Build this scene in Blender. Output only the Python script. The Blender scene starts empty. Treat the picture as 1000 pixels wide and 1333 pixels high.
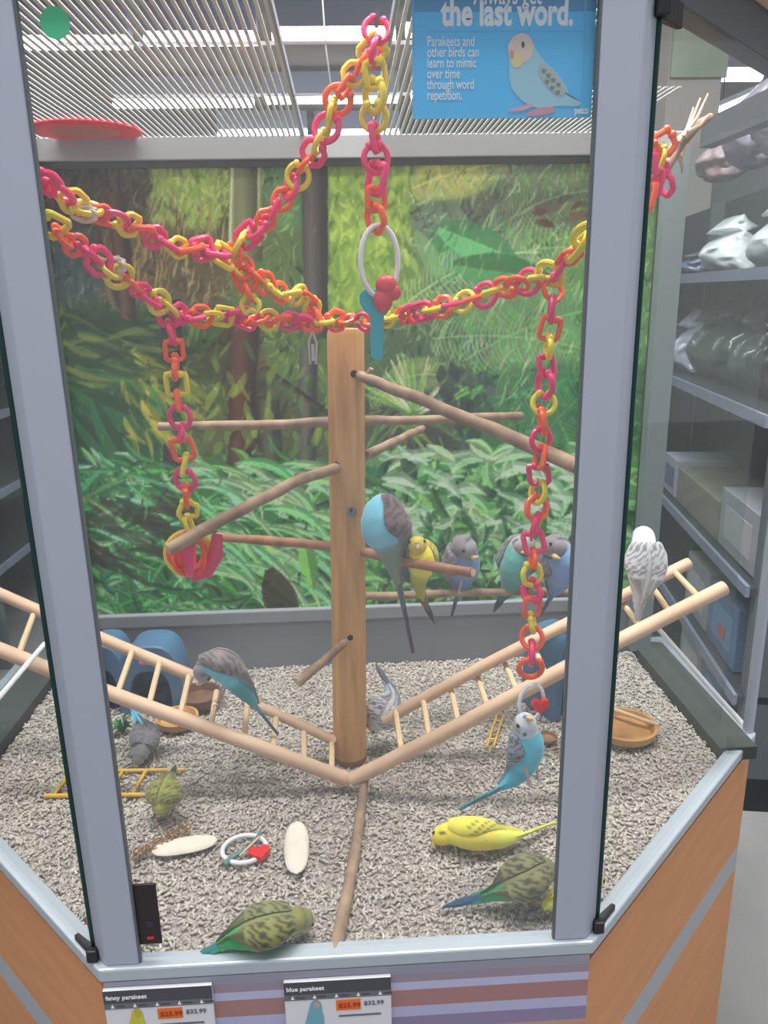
import bpy, bmesh, math, random
import numpy as np
from mathutils import Vector, Matrix, noise
random.seed(7); rng = np.random.default_rng(7)
SC = bpy.context.scene; COL = SC.collection
def lin(c):
    c = c/255.0
    return c/12.92 if c <= .04045 else ((c+.055)/1.055)**2.4
def L3(c): return (lin(c[0]), lin(c[1]), lin(c[2]))
def L4(c): return L3(c)+(1.0,)

# ------------------------------------------------------------------ camera
PITCH, ROLL, YAW = math.radians(15.777), math.radians(-1.134), math.radians(-2.63)
FOC = 1000.0
CAM = Vector((.019, -.80, .83))
_f = Vector((-math.sin(YAW)*math.cos(PITCH), math.cos(YAW)*math.cos(PITCH), -math.sin(PITCH)))
_r0 = Vector((math.cos(YAW), math.sin(YAW), 0)); _u0 = _r0.cross(_f)
_r = _r0*math.cos(ROLL)+_u0*math.sin(ROLL); _u = -_r0*math.sin(ROLL)+_u0*math.cos(ROLL)
cd = bpy.data.cameras.new('camera'); cam = bpy.data.objects.new('camera', cd); COL.objects.link(cam)
cd.sensor_fit = 'HORIZONTAL'; cd.sensor_width = 36.0; cd.lens = 36.0*FOC/1000.0
cd.clip_start = .02; cd.clip_end = 100
M = Matrix((( _r.x, _u.x, -_f.x), (_r.y, _u.y, -_f.y), (_r.z, _u.z, -_f.z))).to_4x4()
M.translation = CAM; cam.matrix_world = M; SC.camera = cam

# ------------------------------------------------------------------ light and exposure
SC.view_settings.view_transform = 'Standard'; SC.view_settings.look = 'None'
SC.view_settings.exposure = 0.0; SC.view_settings.gamma = 1.0; SC.view_settings.use_curve_mapping = False
w = bpy.data.worlds.new('store_air'); SC.world = w; w.use_nodes = True
w.node_tree.nodes['Background'].inputs[0].default_value = L4((205, 208, 214)); w.node_tree.nodes['Background'].inputs[1].default_value = 1.15
def lamp(loc, power, sx, sy):
    ld = bpy.data.lights.new('overhead_fill', 'AREA'); ld.shape = 'RECTANGLE'; ld.size = sx; ld.size_y = sy
    ld.energy = power; ld.color = (1.0, .985, .96)
    o = bpy.data.objects.new('overhead_fill', ld); COL.objects.link(o); o.location = loc
lamp((0, -.6, 3.3), 80, 4.0, .5); lamp((0, .55, 3.3), 260, 3.0, .5); lamp((-2.6, -.4, 3.1), 40, .4, 3.0); lamp((.75, 2.2, 3.1), 30, .4, 3.0)  # unseen area lights; those over habitat and right aisle added to brighten them

# ------------------------------------------------------------------ measuring helpers
def ray(px, py): return _f + _r*((px-500)/FOC) - _u*((py-666.5)/FOC)
def at(px, py, Y=None, Z=None):
    d = ray(px, py); t = (Y-CAM.y)/d.y if Y is not None else (Z-CAM.z)/d.z
    return CAM + d*t
def onplane(px, py, p0, n):
    d = ray(px, py); return CAM + d*((Vector(p0)-CAM).dot(n)/d.dot(n))

# ------------------------------------------------------------------ materials
MATS = {}
def mat(name, c, rough=.6, metal=0.0, vary=0.0, scale=20.0, stretch=(1, 1, 1), c2=None, bump=0.0, coat=0.0, trans=0.0, sss=0.0):
    if name in MATS: return MATS[name]
    m = bpy.data.materials.new(name); m.use_nodes = True; nt = m.node_tree; b = nt.nodes['Principled BSDF']
    b.inputs['Roughness'].default_value = rough; b.inputs['Metallic'].default_value = metal
    b.inputs['Base Color'].default_value = L4(c)
    if coat: b.inputs['Coat Weight'].default_value = coat
    if sss: b.inputs['Subsurface Weight'].default_value = sss; b.inputs['Subsurface Scale'].default_value = .004
    if vary or bump or c2:
        tc = nt.nodes.new('ShaderNodeTexCoord'); mp = nt.nodes.new('ShaderNodeMapping'); no = nt.nodes.new('ShaderNodeTexNoise')
        mp.inputs['Scale'].default_value = stretch; no.inputs['Scale'].default_value = scale; no.inputs['Detail'].default_value = 5
        nt.links.new(tc.outputs['Object'], mp.inputs['Vector']); nt.links.new(mp.outputs[0], no.inputs['Vector'])
        cr = nt.nodes.new('ShaderNodeValToRGB'); cr.color_ramp.elements[0].position = .3; cr.color_ramp.elements[1].position = .7
        k = c2 if c2 else tuple(v*(1-vary) for v in c)
        cr.color_ramp.elements[0].color = L4(k); cr.color_ramp.elements[1].color = L4(c)
        nt.links.new(no.outputs['Fac'], cr.inputs[0]); nt.links.new(cr.outputs[0], b.inputs['Base Color'])
        if bump:
            bp = nt.nodes.new('ShaderNodeBump'); bp.inputs['Strength'].default_value = bump; bp.inputs['Distance'].default_value = .002
            nt.links.new(no.outputs['Fac'], bp.inputs['Height']); nt.links.new(bp.outputs[0], b.inputs['Normal'])
    MATS[name] = m; return m
def attr_mat(name, rough=.7, sheen=0.0, noise_amt=0.0, spec=.3):
    if name in MATS: return MATS[name]
    m = bpy.data.materials.new(name); m.use_nodes = True; nt = m.node_tree; b = nt.nodes['Principled BSDF']
    a = nt.nodes.new('ShaderNodeAttribute'); a.attribute_name = 'paint'
    b.inputs['Roughness'].default_value = rough; b.inputs['Specular IOR Level'].default_value = spec
    if sheen: b.inputs['Sheen Weight'].default_value = sheen
    if noise_amt:
        tc = nt.nodes.new('ShaderNodeTexCoord'); no = nt.nodes.new('ShaderNodeTexNoise'); no.inputs['Scale'].default_value = 260; no.inputs['Detail'].default_value = 3
        nt.links.new(tc.outputs['Object'], no.inputs['Vector'])
        mr = nt.nodes.new('ShaderNodeMapRange'); mr.inputs[3].default_value = 1-noise_amt; mr.inputs[4].default_value = 1+noise_amt
        mx = nt.nodes.new('ShaderNodeVectorMath'); mx.operation = 'SCALE'
        nt.links.new(no.outputs['Fac'], mr.inputs[0]); nt.links.new(a.outputs['Color'], mx.inputs[0]); nt.links.new(mr.outputs[0], mx.inputs['Scale'])
        nt.links.new(mx.outputs[0], b.inputs['Base Color'])
    else: nt.links.new(a.outputs['Color'], b.inputs['Base Color'])
    MATS[name] = m; return m
def glass_mat(name, tint=(250, 251, 251), haze=.04, gloss=.45):
    m = bpy.data.materials.new(name); m.use_nodes = True; nt = m.node_tree; nt.nodes.clear(); N = nt.nodes.new
    out = N('ShaderNodeOutputMaterial'); tr = N('ShaderNodeBsdfTransparent'); tr.inputs[0].default_value = L4(tint)
    gl = N('ShaderNodeBsdfGlossy'); gl.inputs['Roughness'].default_value = .03
    fr = N('ShaderNodeFresnel'); fr.inputs[0].default_value = 1.45
    mu = N('ShaderNodeMath'); mu.operation = 'MULTIPLY'; mu.inputs[1].default_value = gloss
    m1 = N('ShaderNodeMixShader'); df = N('ShaderNodeBsdfDiffuse'); df.inputs[0].default_value = L4((215, 218, 222))  # white diffuse veil mixed in, imitating haze from lens and reflections
    m2 = N('ShaderNodeMixShader')
    tc = N('ShaderNodeTexCoord'); no = N('ShaderNodeTexNoise'); no.inputs['Scale'].default_value = 5; no.inputs['Detail'].default_value = 4
    mr = N('ShaderNodeMapRange'); mr.inputs[1].default_value = .3; mr.inputs[2].default_value = .75; mr.inputs[3].default_value = haze*.7; mr.inputs[4].default_value = haze*1.3
    K = nt.links.new
    ge = N('ShaderNodeNewGeometry'); inv = N('ShaderNodeMath'); inv.operation = 'SUBTRACT'; inv.inputs[0].default_value = 1.0; m3 = N('ShaderNodeMath'); m3.operation = 'MULTIPLY'; m3.inputs[1].default_value = gloss
    K(ge.outputs['Backfacing'], inv.inputs[1]); K(inv.outputs[0], m3.inputs[0]); K(m3.outputs[0], mu.inputs[1])   # reflect on the outer side of each face only
    K(fr.outputs[0], mu.inputs[0]); K(mu.outputs[0], m1.inputs[0]); K(tr.outputs[0], m1.inputs[1]); K(gl.outputs[0], m1.inputs[2])
    K(tc.outputs['Object'], no.inputs['Vector']); K(no.outputs['Fac'], mr.inputs[0]); K(mr.outputs[0], m2.inputs[0])
    K(m1.outputs[0], m2.inputs[1]); K(df.outputs[0], m2.inputs[2]); K(m2.outputs[0], out.inputs[0])
    MATS[name] = m; return m
def emit_mat(name, c, s):
    m = bpy.data.materials.new(name); m.use_nodes = True; nt = m.node_tree; b = nt.nodes['Principled BSDF']
    b.inputs['Base Color'].default_value = L4(c); b.inputs['Emission Color'].default_value = L4(c); b.inputs['Emission Strength'].default_value = s
    MATS[name] = m; return m
frame_m = mat('grey_powder_coat', (172, 178, 194), .45, .1)
frame_d = mat('dark_grey_metal', (84, 88, 94), .5, .2)
rim_m = mat('pale_metal_rim', (182, 192, 202), .35, .2)
orange_m = mat('orange_wood_laminate', (218, 150, 98), .5, vary=.06, scale=7, stretch=(1, 1, 6))
greenedge_m = mat('green_glass_edge', (14, 62, 54), .2, coat=.4)
glass_m = glass_mat('hazy_glass', haze=.06)
glass_s = glass_mat('angled_pane_glass', haze=.035)
glass_b = glass_mat('rear_glass', tint=(238, 242, 242), haze=.03)
post_m = mat('pine_post', (220, 172, 114), .55, c2=(190, 136, 82), scale=9, stretch=(9, 9, .8), bump=.3)
branch_m = mat('grey_brown_branch', (174, 148, 122), .75, c2=(124, 98, 78), scale=30, bump=.6)
branch_r = mat('reddish_branch', (184, 134, 104), .7, c2=(138, 94, 70), scale=30, bump=.5)
dowel_m = mat('pale_birch_dowel', (222, 190, 162), .6, c2=(206, 170, 140), scale=14)
rung_m = mat('birch_rung', (218, 190, 152), .6)
pink_m = mat('pink_plastic', (240, 52, 120), .3, sss=.2)
orange_p = mat('orange_plastic', (255, 102, 54), .3, sss=.2)
yellow_p = mat('yellow_plastic', (232, 214, 62), .3, sss=.2)
white_p = mat('white_plastic', (232, 232, 236), .35)
red_p = mat('red_plastic', (226, 36, 42), .35)
teal_p = mat('teal_plastic', (34, 172, 186), .35)
blue_hut = mat('blue_hut_plastic', (84, 126, 164), .4, vary=.12, scale=9)
black_m = mat('black_rubber', (26, 28, 32), .5)
bone_m = mat('cuttlebone_chalk', (236, 226, 212), .8, vary=.04, scale=60, bump=.2)
grey_wall = mat('grey_liner', (136, 139, 146), .6, vary=.06, scale=5)
grey_ledge = mat('grey_ledge', (146, 148, 156), .5)
feather_m = attr_mat('painted_feathers', .75, .3, .10)
print_m = attr_mat('printed_photo_film', .45, spec=.3)
pellet_m = attr_mat('paper_pellets', .9, spec=.1)

# ------------------------------------------------------------------ mesh helpers
class MB:
    def __init__(s): s.v = []; s.f = []; s.c = None
    def add(s, vs, fs):
        n = len(s.v); s.v += [tuple(v) for v in vs]; s.f += [tuple(i+n for i in f) for f in fs]; return s
    def box(s, lo, hi):
        x0, y0, z0 = lo; x1, y1, z1 = hi
        return s.add([(x0,y0,z0),(x1,y0,z0),(x1,y1,z0),(x0,y1,z0),(x0,y0,z1),(x1,y0,z1),(x1,y1,z1),(x0,y1,z1)],
                     [(0,3,2,1),(4,5,6,7),(0,1,5,4),(1,2,6,5),(2,3,7,6),(3,0,4,7)])
    def prism(s, poly, z0, z1):
        n = len(poly)
        return s.add([(x, y, z0) for x, y in poly]+[(x, y, z1) for x, y in poly],
                     [tuple(range(n))[::-1], tuple(range(n, 2*n))]+[(i, (i+1)%n, n+(i+1)%n, n+i) for i in range(n)])
    def slab(s, a, b, z0, z1, th, side=1):
        a = Vector((a[0], a[1])); b = Vector((b[0], b[1])); d = (b-a).normalized(); n = Vector((-d.y, d.x))*th*side
        p = [a, b, b+n, a+n]
        if side < 0: p = p[::-1]
        return s.prism([(q.x, q.y) for q in p], z0, z1)
    def tube(s, pts, rad, n=10, caps=True, flat=1.0, up=None):
        pts = [Vector(p) for p in pts]; m = len(pts)
        if not hasattr(rad, '__len__'): rad = [rad]*m
        vs = []; fs = []; ref = None
        for i, p in enumerate(pts):
            t = (pts[min(i+1, m-1)]-pts[max(i-1, 0)]).normalized()
            if ref is None:
                ref = Vector(up) if up else (Vector((0, 0, 1)) if abs(t.z) < .9 else Vector((1, 0, 0)))
            a = (ref - t*ref.dot(t)).normalized(); b = t.cross(a); ref = a
            for k in range(n):
                an = 2*math.pi*k/n; vs.append(p + a*(math.cos(an)*rad[i]*flat) + b*(math.sin(an)*rad[i]))
        for i in range(m-1):
            for k in range(n):
                fs.append((i*n+k, i*n+(k+1)%n, (i+1)*n+(k+1)%n, (i+1)*n+k))
        if caps: fs.append(tuple(range(n))[::-1]); fs.append(tuple(range((m-1)*n, m*n)))
        return s.add(vs, fs)
    def ball(s, c, r, nu=10, nv=6, sc=(1, 1, 1), rot=None):
        c = Vector(c); vs = [Vector((0, 0, 1))]; fs = []
        for j in range(1, nv):
            th = math.pi*j/nv
            for i in range(nu):
                ph = 2*math.pi*i/nu; vs.append(Vector((math.sin(th)*math.cos(ph), math.sin(th)*math.sin(ph), math.cos(th))))
        vs.append(Vector((0, 0, -1))); e = len(vs)-1
        for i in range(nu): fs.append((0, 1+i, 1+(i+1)%nu)); fs.append((e, e-nu+(i+1)%nu, e-nu+i))
        for j in range(nv-2):
            for i in range(nu):
                a = 1+j*nu; fs.append((a+i, a+nu+i, a+nu+(i+1)%nu, a+(i+1)%nu))
        out = []
        for v in vs:
            q = Vector((v.x*r*sc[0], v.y*r*sc[1], v.z*r*sc[2]))
            if rot: q = rot @ q
            out.append(c+q)
        return s.add(out, fs)
    def build(s, name, m, parent=None, smooth=True, bevel=0, world=True, colors=None, stuff=False, sharp=True):
        me = bpy.data.meshes.new(name)
        inv = parent_world(parent).inverted() if (parent is not None and world) else None
        vs = [tuple(inv @ Vector(v)) for v in s.v] if inv is not None else s.v
        me.from_pydata(vs, [], s.f); me.update()
        if smooth:
            me.polygons.foreach_set('use_smooth', [True]*len(me.polygons))
            if sharp: me.set_sharp_from_angle(angle=math.radians(40))
        me.materials.append(m)
        if colors is not None:
            a = me.color_attributes.new('paint', 'FLOAT_COLOR', 'POINT')
            a.data.foreach_set('color', np.array([L4(c) for c in colors], dtype=np.float32).ravel())
        o = bpy.data.objects.new(name, me); COL.objects.link(o)
        if parent is not None: o.parent = parent
        if bevel:
            md = o.modifiers.new('bevel', 'BEVEL'); md.width = bevel; md.segments = 2; md.limit_method = 'ANGLE'
        if stuff: o['kind'] = 'stuff'
        return o
_PW = {}
def parent_world(p):
    mt = Matrix.LocRotScale(p.location, p.rotation_euler, p.scale)
    return parent_world(p.parent) @ mt if p.parent else mt
def thing(name, label, cat, loc=(0, 0, 0), group=None):
    o = bpy.data.objects.new(name, None); COL.objects.link(o); o.location = loc; o.empty_display_size = .02
    o['label'] = label; o['category'] = cat
    if group: o['group'] = group
    return o
def tag(o, label, cat, group=None):
    o['label'] = label; o['category'] = cat
    if group: o['group'] = group
    return o
def struct(o): o['kind'] = 'structure'; return o
def cr(pts, n=6):
    P = [Vector(p) for p in pts]; P = [P[0]*2-P[1]]+P+[P[-1]*2-P[-2]]; out = []
    for i in range(1, len(P)-2):
        for k in range(n):
            t = k/n; a, b, c, d = P[i-1:i+3]
            out.append(.5*((2*b)+(c-a)*t+(2*a-5*b+4*c-d)*t*t+(3*b-a-3*c+d)*t**3))
    out.append(P[-2]); return out
def text(body, size, m, parent, origin, xdir, ydir, weight=0.0, align='LEFT', name='lettering', depth=.0002, sx=1.0):
    c = bpy.data.curves.new(name, 'FONT'); c.body = body; c.size = size; c.offset = weight; c.align_x = align; c.extrude = depth; c.resolution_u = 3
    o = bpy.data.objects.new(name, c); COL.objects.link(o)
    dg = bpy.context.evaluated_depsgraph_get(); dg.update()
    me = bpy.data.meshes.new_from_object(o.evaluated_get(dg)); bpy.data.objects.remove(o)
    x = Vector(xdir).normalized(); y = Vector(ydir).normalized(); z = x.cross(y)
    R = Matrix(((x.x, y.x, z.x), (x.y, y.y, z.y), (x.z, y.z, z.z))).to_4x4(); R.translation = Vector(origin)
    me.transform(parent_world(parent).inverted() @ R @ Matrix.Diagonal((sx, 1, 1, 1))); me.materials.clear(); me.materials.append(m)
    o2 = bpy.data.objects.new(name, me); COL.objects.link(o2); o2.parent = parent; return o2

# ================================================================== THE STORE
FLOOR = -.80
floor_m = mat('grey_store_floor', (140, 142, 142), .45, vary=.08, scale=3)
ceil_m = mat('store_ceiling_paint', (176, 166, 156), .8, vary=.06, scale=2)
o = struct(MB().box((-9, -4, FLOOR-.1), (9, 15, FLOOR)).build('floor', floor_m, smooth=False))
o = struct(MB().box((-9, -4, 3.5), (9, 15, 3.6)).build('ceiling', ceil_m, smooth=False))
o = struct(MB().box((-9, 15, FLOOR), (9, 15.1, 3.5)).build('wall_back', mat('far_wall', (150, 150, 152), .8), smooth=False))
tube_m = emit_mat('fluorescent_tube', (250, 252, 255), 14)
def fixture(p0, p1, r, label, group):
    p0 = Vector(p0); p1 = Vector(p1); c = (p0+p1)/2
    t = thing('ceiling_light', label, 'light', (c.x, c.y, 3.5), group)
    d = (p1-p0).normalized(); n = Vector((-d.y, d.x, 0))
    b = MB(); a0 = p0-n*.09; a1 = p1-n*.09
    b.slab((a0.x, a0.y), (a1.x, a1.y), p0.z+r*1.1, min(3.5, p0.z+r*1.1+.3 if p0.z > 2.9 else p0.z+r+.04), .18); b.build('housing', frame_m, t, smooth=False)
    if p0.z < 3.1:
        for q in (p0.lerp(p1, .1), p0.lerp(p1, .9)): MB().tube([q+Vector((0, 0, r)), Vector((q.x, q.y, 3.5))], .006, 6).build('hanger', frame_d, t)
    MB().tube([p0, p1], r, 10).build('tube', tube_m, t)
for k, (a, b_) in enumerate([(30, 170), (190, 335), (355, 515), (528, 680)]):
    y0 = 60-(a-30)*.033; y1 = 60-(b_-30)*.033
    p = at(a, y0, Z=3.2); q = at(b_, y1, Z=3.2); q.y = p.y = (p.y+q.y)/2
    fixture(p, q, .05, 'bright fluorescent tube in the nearest ceiling row, '+['leftmost beside the green sticker', 'second from the left', 'crossing the open roof strip', 'hidden behind the blue poster'][k], 'nearest row of ceiling tubes')
for k, (a, b_) in enumerate([(150, 330), (345, 520), (535, 690)]):
    y0 = 139-(a-130)*.03; y1 = 139-(b_-130)*.03
    p = at(a, y0, Z=3.2); q = at(b_, y1, Z=3.2); q.y = p.y = (p.y+q.y)/2
    fixture(p, q, .045, 'thin fluorescent tube in the second ceiling row, '+['left of the open roof strip', 'crossing the open roof strip', 'behind the blue poster'][k], 'second row of ceiling tubes')
for k, (a, b_) in enumerate([(285, 400), (410, 520)]):
    p = at(a, 176, Z=3.2); q = at(b_, 172, Z=3.2); q.y = p.y = (p.y+q.y)/2
    fixture(p, q, .045, 'faint fluorescent tube in the farthest ceiling row, '+['left one', 'right one behind the chains'][k], 'farthest row of ceiling tubes')
p = at(932, 99, Z=3.0); q = at(990, 99, Z=3.0); q.y = p.y
fixture(p, q, .055, 'short level fluorescent fixture above the right aisle shelves', None)
p = at(930, 153, Z=2.2); q = at(1040, 112, Z=3.0); q = CAM+ray(1040, 108)*((2.2-CAM.z)/ray(1040, 108).z)
fixture(p, q, .035, 'long slanting glowing tube standing in for a reflection in the right pane', None)  # added glowing tube, modelled in place of a reflection on the pane
# hanging cable in the louver opening
MB().tube([at(418, -30, Y=1.6), at(424, 60, Y=1.62), at(431, 113, Y=1.7)], .0022, 6).build('cable', white_p)
tag(bpy.data.objects['cable'], 'thin pale cable hanging from the store ceiling behind the roof opening', 'cable')
# red round lid fixed just under the louver
c = at(112, 171, Z=1.1275); R = .098
t = thing('round_lid', 'red round plastic lid flat under the left part of the roof louver', 'lid', c)
MB().tube([c-Vector((0, 0, .001)), c+Vector((0, 0, .001))], [R, R], 48).build('disc', mat('red_lid', (250, 66, 78), .4, sss=.3), t)
MB().tube([c-Vector((0, 0, .0018)), c-Vector((0, 0, .0011))], [R*.6, R*.6], 32).build('centre', mat('salmon_lid', (255, 140, 116), .4), t)

# right-hand gondola shelving seen through the angled pane
gd = Vector((math.sin(math.radians(9.4)), math.cos(math.radians(9.4)), 0)); gn = Vector((-gd.y, gd.x, 0))
G0 = at(1000, 540, Y=1.3); G0.z = 0
def gz(px, py): return onplane(px, py, G0, gn).z
def gp(t, z, off=0): p = G0+gd*t-gn*off; return Vector((p.x, p.y, z))
def gt(px, py): return (onplane(px, py, G0, gn)-G0).dot(gd)
h1, h2, h3 = gz(1000, 347), gz(1000, 540), gz(985, 772)
def gbox(mb, t0, t1, z0, z1, o0, o1):
    a = gp(t0, 0, o0); b = gp(t1, 0, o0); c2 = gp(t1, 0, o1); d = gp(t0, 0, o1)
    mb.prism([(a.x, a.y), (d.x, d.y), (c2.x, c2.y), (b.x, b.y)], z0, z1); return mb
gon = thing('store_shelving', 'dark store shelving unit in the aisle behind the right glass', 'shelf', gp(2, FLOOR))
sh_m = mat('dark_shelf_metal', (50, 56, 60), .5, .2); sh_e = mat('price_rail_grey', (118, 126, 146), .4)
gbox(MB(), -.02, 5.5, FLOOR, 1.25, .44, .48).build('back_panel', mat('shelf_back', (46, 52, 54), .7), gon, smooth=False)
gbox(MB(), -.02, 5.5, FLOOR, FLOOR+.12, .0, .44).build('plinth', sh_m, gon, smooth=False)
levels = [h1, h2, h3, h3-.36]
for h in levels:
    s_ = gbox(MB(), -.02, 5.5, h-.03, h-.005, .0, .44).build('shelf_board', sh_m, gon, smooth=False)
    gbox(MB(), -.02, 5.5, h-.035, h, -.012, 0).build('price_rail', sh_e, s_, smooth=False)
for tt in (-.02, .9, 2.1, 3.3, 4.5):
    gbox(MB(), tt, tt+.04, FLOOR, 1.25, .38 if tt > 0 else .02, .44).build('upright', mat('shelf_upright', (84, 92, 98), .5), gon, smooth=False)
def carton(px0, px1, h, hh, col, label, off=.03, depth=.25, panel=None, panel2=None):
    y = 500
    def tt(px):
        pr = onplane(px, 600, G0-gn*off, gn); return (pr-G0).dot(gd)
    t0, t1 = sorted((tt(px0), tt(px1)))
    th = thing('carton', label, 'box', gp((t0+t1)/2, h, off+depth/2))
    gbox(MB(), t0, t1, h, h+hh, off, off+depth).build('box', mat('carton_%d_%d_%d' % col, col, .6, vary=.08, scale=9), th, smooth=False, bevel=.003)
    if panel: gbox(MB(), t0+(t1-t0)*.15, t0+(t1-t0)*.85, h+hh*.2, h+hh*.75, off-.002, off).build('printed_panel', mat('panel_%d_%d_%d' % panel, panel, .5), th, smooth=False)
    if panel2: gbox(MB(), t0+(t1-t0)*.35, t0+(t1-t0)*.6, h+hh*.3, h+hh*.5, off-.004, off-.002).build('printed_badge', mat('badge_%d_%d_%d' % panel2, panel2, .5), th, smooth=False)
def bag(px, h, w_, hh, col, label, rough=.3, off=.1, lean=0.0, crinkle=.02, name='plastic_bag'):
    pr = onplane(px, 500, G0-gn*off, gn); c = Vector((pr.x, pr.y, h)); mb = MB(); vs = []; fs = []
    nu, nv = 40, 24
    for j in range(nv+1):
        v = j/nv
        prof = (math.sin(math.pi*min(1, v*1.15+.12)) if v < .75 else .75-.65*(v-.75)/.25)
        wx = w_*.5*(.82+.18*math.cos(v*2.2)); dy = .11*max(.05, prof)
        for i in range(nu):
            a = 2*math.pi*i/nu; ca, sa = math.cos(a), math.sin(a)
            x = wx*math.copysign(abs(ca)**.7, ca); y = dy*sa
            n_ = (noise.noise(Vector((x*14+px, y*16, v*5)))+.5*noise.noise(Vector((x*40+px, y*40, v*16))))*crinkle*1.2
            P = c + gd*(x+n_) - gn*(y*1.0+n_*.6+.04) + Vector((0, 0, hh*v+n_*.5)) + gd*lean*v
            if v < .02: P.z = h
            vs.append(P)
    for j in range(nv):
        for i in range(nu): fs.append((j*nu+i, j*nu+(i+1)%nu, (j+1)*nu+(i+1)%nu, (j+1)*nu+i))
    fs.append(tuple(range(nu))[::-1]); fs.append(tuple(range(nv*nu, (nv+1)*nu)))
    o = mb.add(vs, fs).build(name, mat('bag_%d_%d_%d' % col, col, rough, coat=.5), None, sharp=False)
    return tag(o, label, 'bag')
bag(925, h1, .34, .20, (224, 230, 236), 'crinkled white plastic bag, left one on the upper right shelf', lean=.05)
bag(990, h1, .36, .22, (232, 238, 244), 'crinkled white plastic bag, right one on the upper right shelf', lean=-.04)
bag(890, h1, .16, .10, (82, 100, 128), 'small dull blue bag left of the white bags on the upper shelf')
bag(893, h2, .15, .26, (176, 182, 200), 'pale lilac bag at the far end of the middle right shelf', lean=.06)
bag(872, h2, .20, .20, (140, 136, 130), 'small beige bag behind the lilac bag on the middle shelf', off=.2)
for k, (px, ww, hh, cc, lb) in enumerate([(915, .3, .30, (74, 84, 76), 'dark green-grey sack leftmost on the middle right shelf'),
        (945, .25, .32, (60, 70, 66), 'dark green-grey sack second on the middle right shelf'),
        (975, .20, .31, (68, 78, 76), 'dark green-grey sack third on the middle right shelf'),
        (1004, .18, .3, (46, 54, 56), 'charcoal sack at the near end of the middle right shelf')]):
    bag(px, h2, ww, hh, cc, lb, .5, off=.12, name='sack')
carton(945, 1000, h3+.0, .2, (150, 154, 162), 'pale grey carton with blue top near the outer glass frame', panel=(168, 168, 172))
carton(884, 942, h3, .14, (126, 124, 112), 'drab beige carton on the lower right shelf')
carton(866, 882, h3, .16, (166, 168, 182), 'narrow pale lilac carton at the far end of the lower shelf', panel=(96, 104, 130))
carton(908, 940, levels[3], .22, (156, 160, 164), 'white and grey carton with a yellow picture below the ladder end', panel=(172, 176, 180), panel2=(190, 180, 70))
carton(944, 985, levels[3], .22, (86, 124, 158), 'blue carton with a red badge beside the outer glass frame', panel=(98, 142, 182), panel2=(176, 88, 84))
carton(908, 940, FLOOR+.12, .22, (160, 164, 168), 'white carton with a yellow picture on the bottom shelf', panel=(178, 180, 184), panel2=(190, 180, 70))
carton(944, 985, FLOOR+.12, .22, (78, 118, 154), 'blue carton with a red badge on the bottom shelf', panel=(90, 136, 178), panel2=(176, 88, 84))
# muted merchandise on the top of the unit
for k, (px, cc, hh, lb) in enumerate([(905, (160, 136, 138), .20, 'dusty pink bag on top of the right shelving'), (940, (128, 124, 140), .26, 'mauve bag on top of the right shelving'),
        (975, (140, 140, 156), .24, 'lilac grey bag on top of the right shelving'), (1010, (110, 112, 124), .25, 'dark lilac bag at the near top end of the right shelving')]):
    bag(px, 1.25, .24, hh, cc, lb, .5, off=.12, crinkle=.03)
# pillar with pale green sign
p0 = at(868, 120, Y=4.6); p1 = at(938, 120, Y=4.6)
t = thing('pillar', 'beige square store pillar behind the right glass pane', 'pillar', ((p0.x+p1.x)/2, 4.8, FLOOR))
MB().box((p0.x, 4.6, FLOOR), (p1.x, 5.0, 3.5)).build('shaft', mat('beige_pillar', (176, 170, 164), .8), t, smooth=False)
z0 = at(900, 102, Y=4.6).z
t = MB().box((p0.x+.01, 4.57, z0), (p1.x+.02, 4.597, 3.3)).build('banner', mat('pale_green_banner', (168, 182, 160), .7, vary=.12, scale=3), None, smooth=False)
tag(t, 'pale green banner on the upper part of the beige pillar', 'sign')

# left-hand shelving seen through the left pane
lx = -1.55
lsh = thing('store_shelving', 'dark store shelving unit beyond the left glass pane', 'shelf', (lx-.2, 1.5, FLOOR))
MB().box((lx-.5, -.5, FLOOR), (lx-.46, 4.5, 1.4)).build('back_panel', mat('shelf_back', (46, 52, 54), .7), lsh, smooth=False)
for h in (-.3, .02, .36, .78):
    s_ = MB().box((lx-.46, -.5, h-.03), (lx, 4.5, h-.005)).build('shelf_board', sh_m, lsh, smooth=False)
    MB().box((lx, -.5, h-.035), (lx+.012, 4.5, h)).build('price_rail', sh_e, s_, smooth=False)
for yy in (-.5, 1.2, 2.5, 3.9):
    MB().box((lx-.46, yy, FLOOR), (lx-.02, yy+.04, 1.4)).build('upright', MATS['shelf_upright'], lsh, smooth=False)
def lbag(y, h, w_, hh, col, label, cat='bag', round_=False):
    mb = MB(); c = Vector((lx-.14, y, h))
    if round_:
        mb.ball(c+Vector((0, 0, hh/2)), 1, 20, 14, (.10, w_/2, hh/2))
    else:
        vs = []; fs = []; nu, nv = 18, 10
        for j in range(nv+1):
            v = j/nv
            for i in range(nu):
                a = 2*math.pi*i/nu; k = .6+.4*math.sin(math.pi*min(1, v+.1))
                n_ = noise.noise(Vector((math.cos(a)*2+y, math.sin(a)*2, v*5)))*.02
                vs.append(c+Vector((.1*math.cos(a)*k+n_, w_/2*math.copysign(abs(math.sin(a))**.6, math.sin(a))*(.85+.15*k), hh*v if v < .99 else hh)))
        for j in range(nv):
            for i in range(nu): fs.append((j*nu+i, j*nu+(i+1)%nu, (j+1)*nu+(i+1)%nu, (j+1)*nu+i))
        fs.append(tuple(range(nu))[::-1]); fs.append(tuple(range(nv*nu, (nv+1)*nu))); mb.add(vs, fs)
    return tag(mb.build('sack' if not round_ else 'round_tin', mat('bag_%d_%d_%d' % col, col, .4, vary=.25, scale=14), None), label, cat)
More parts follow.
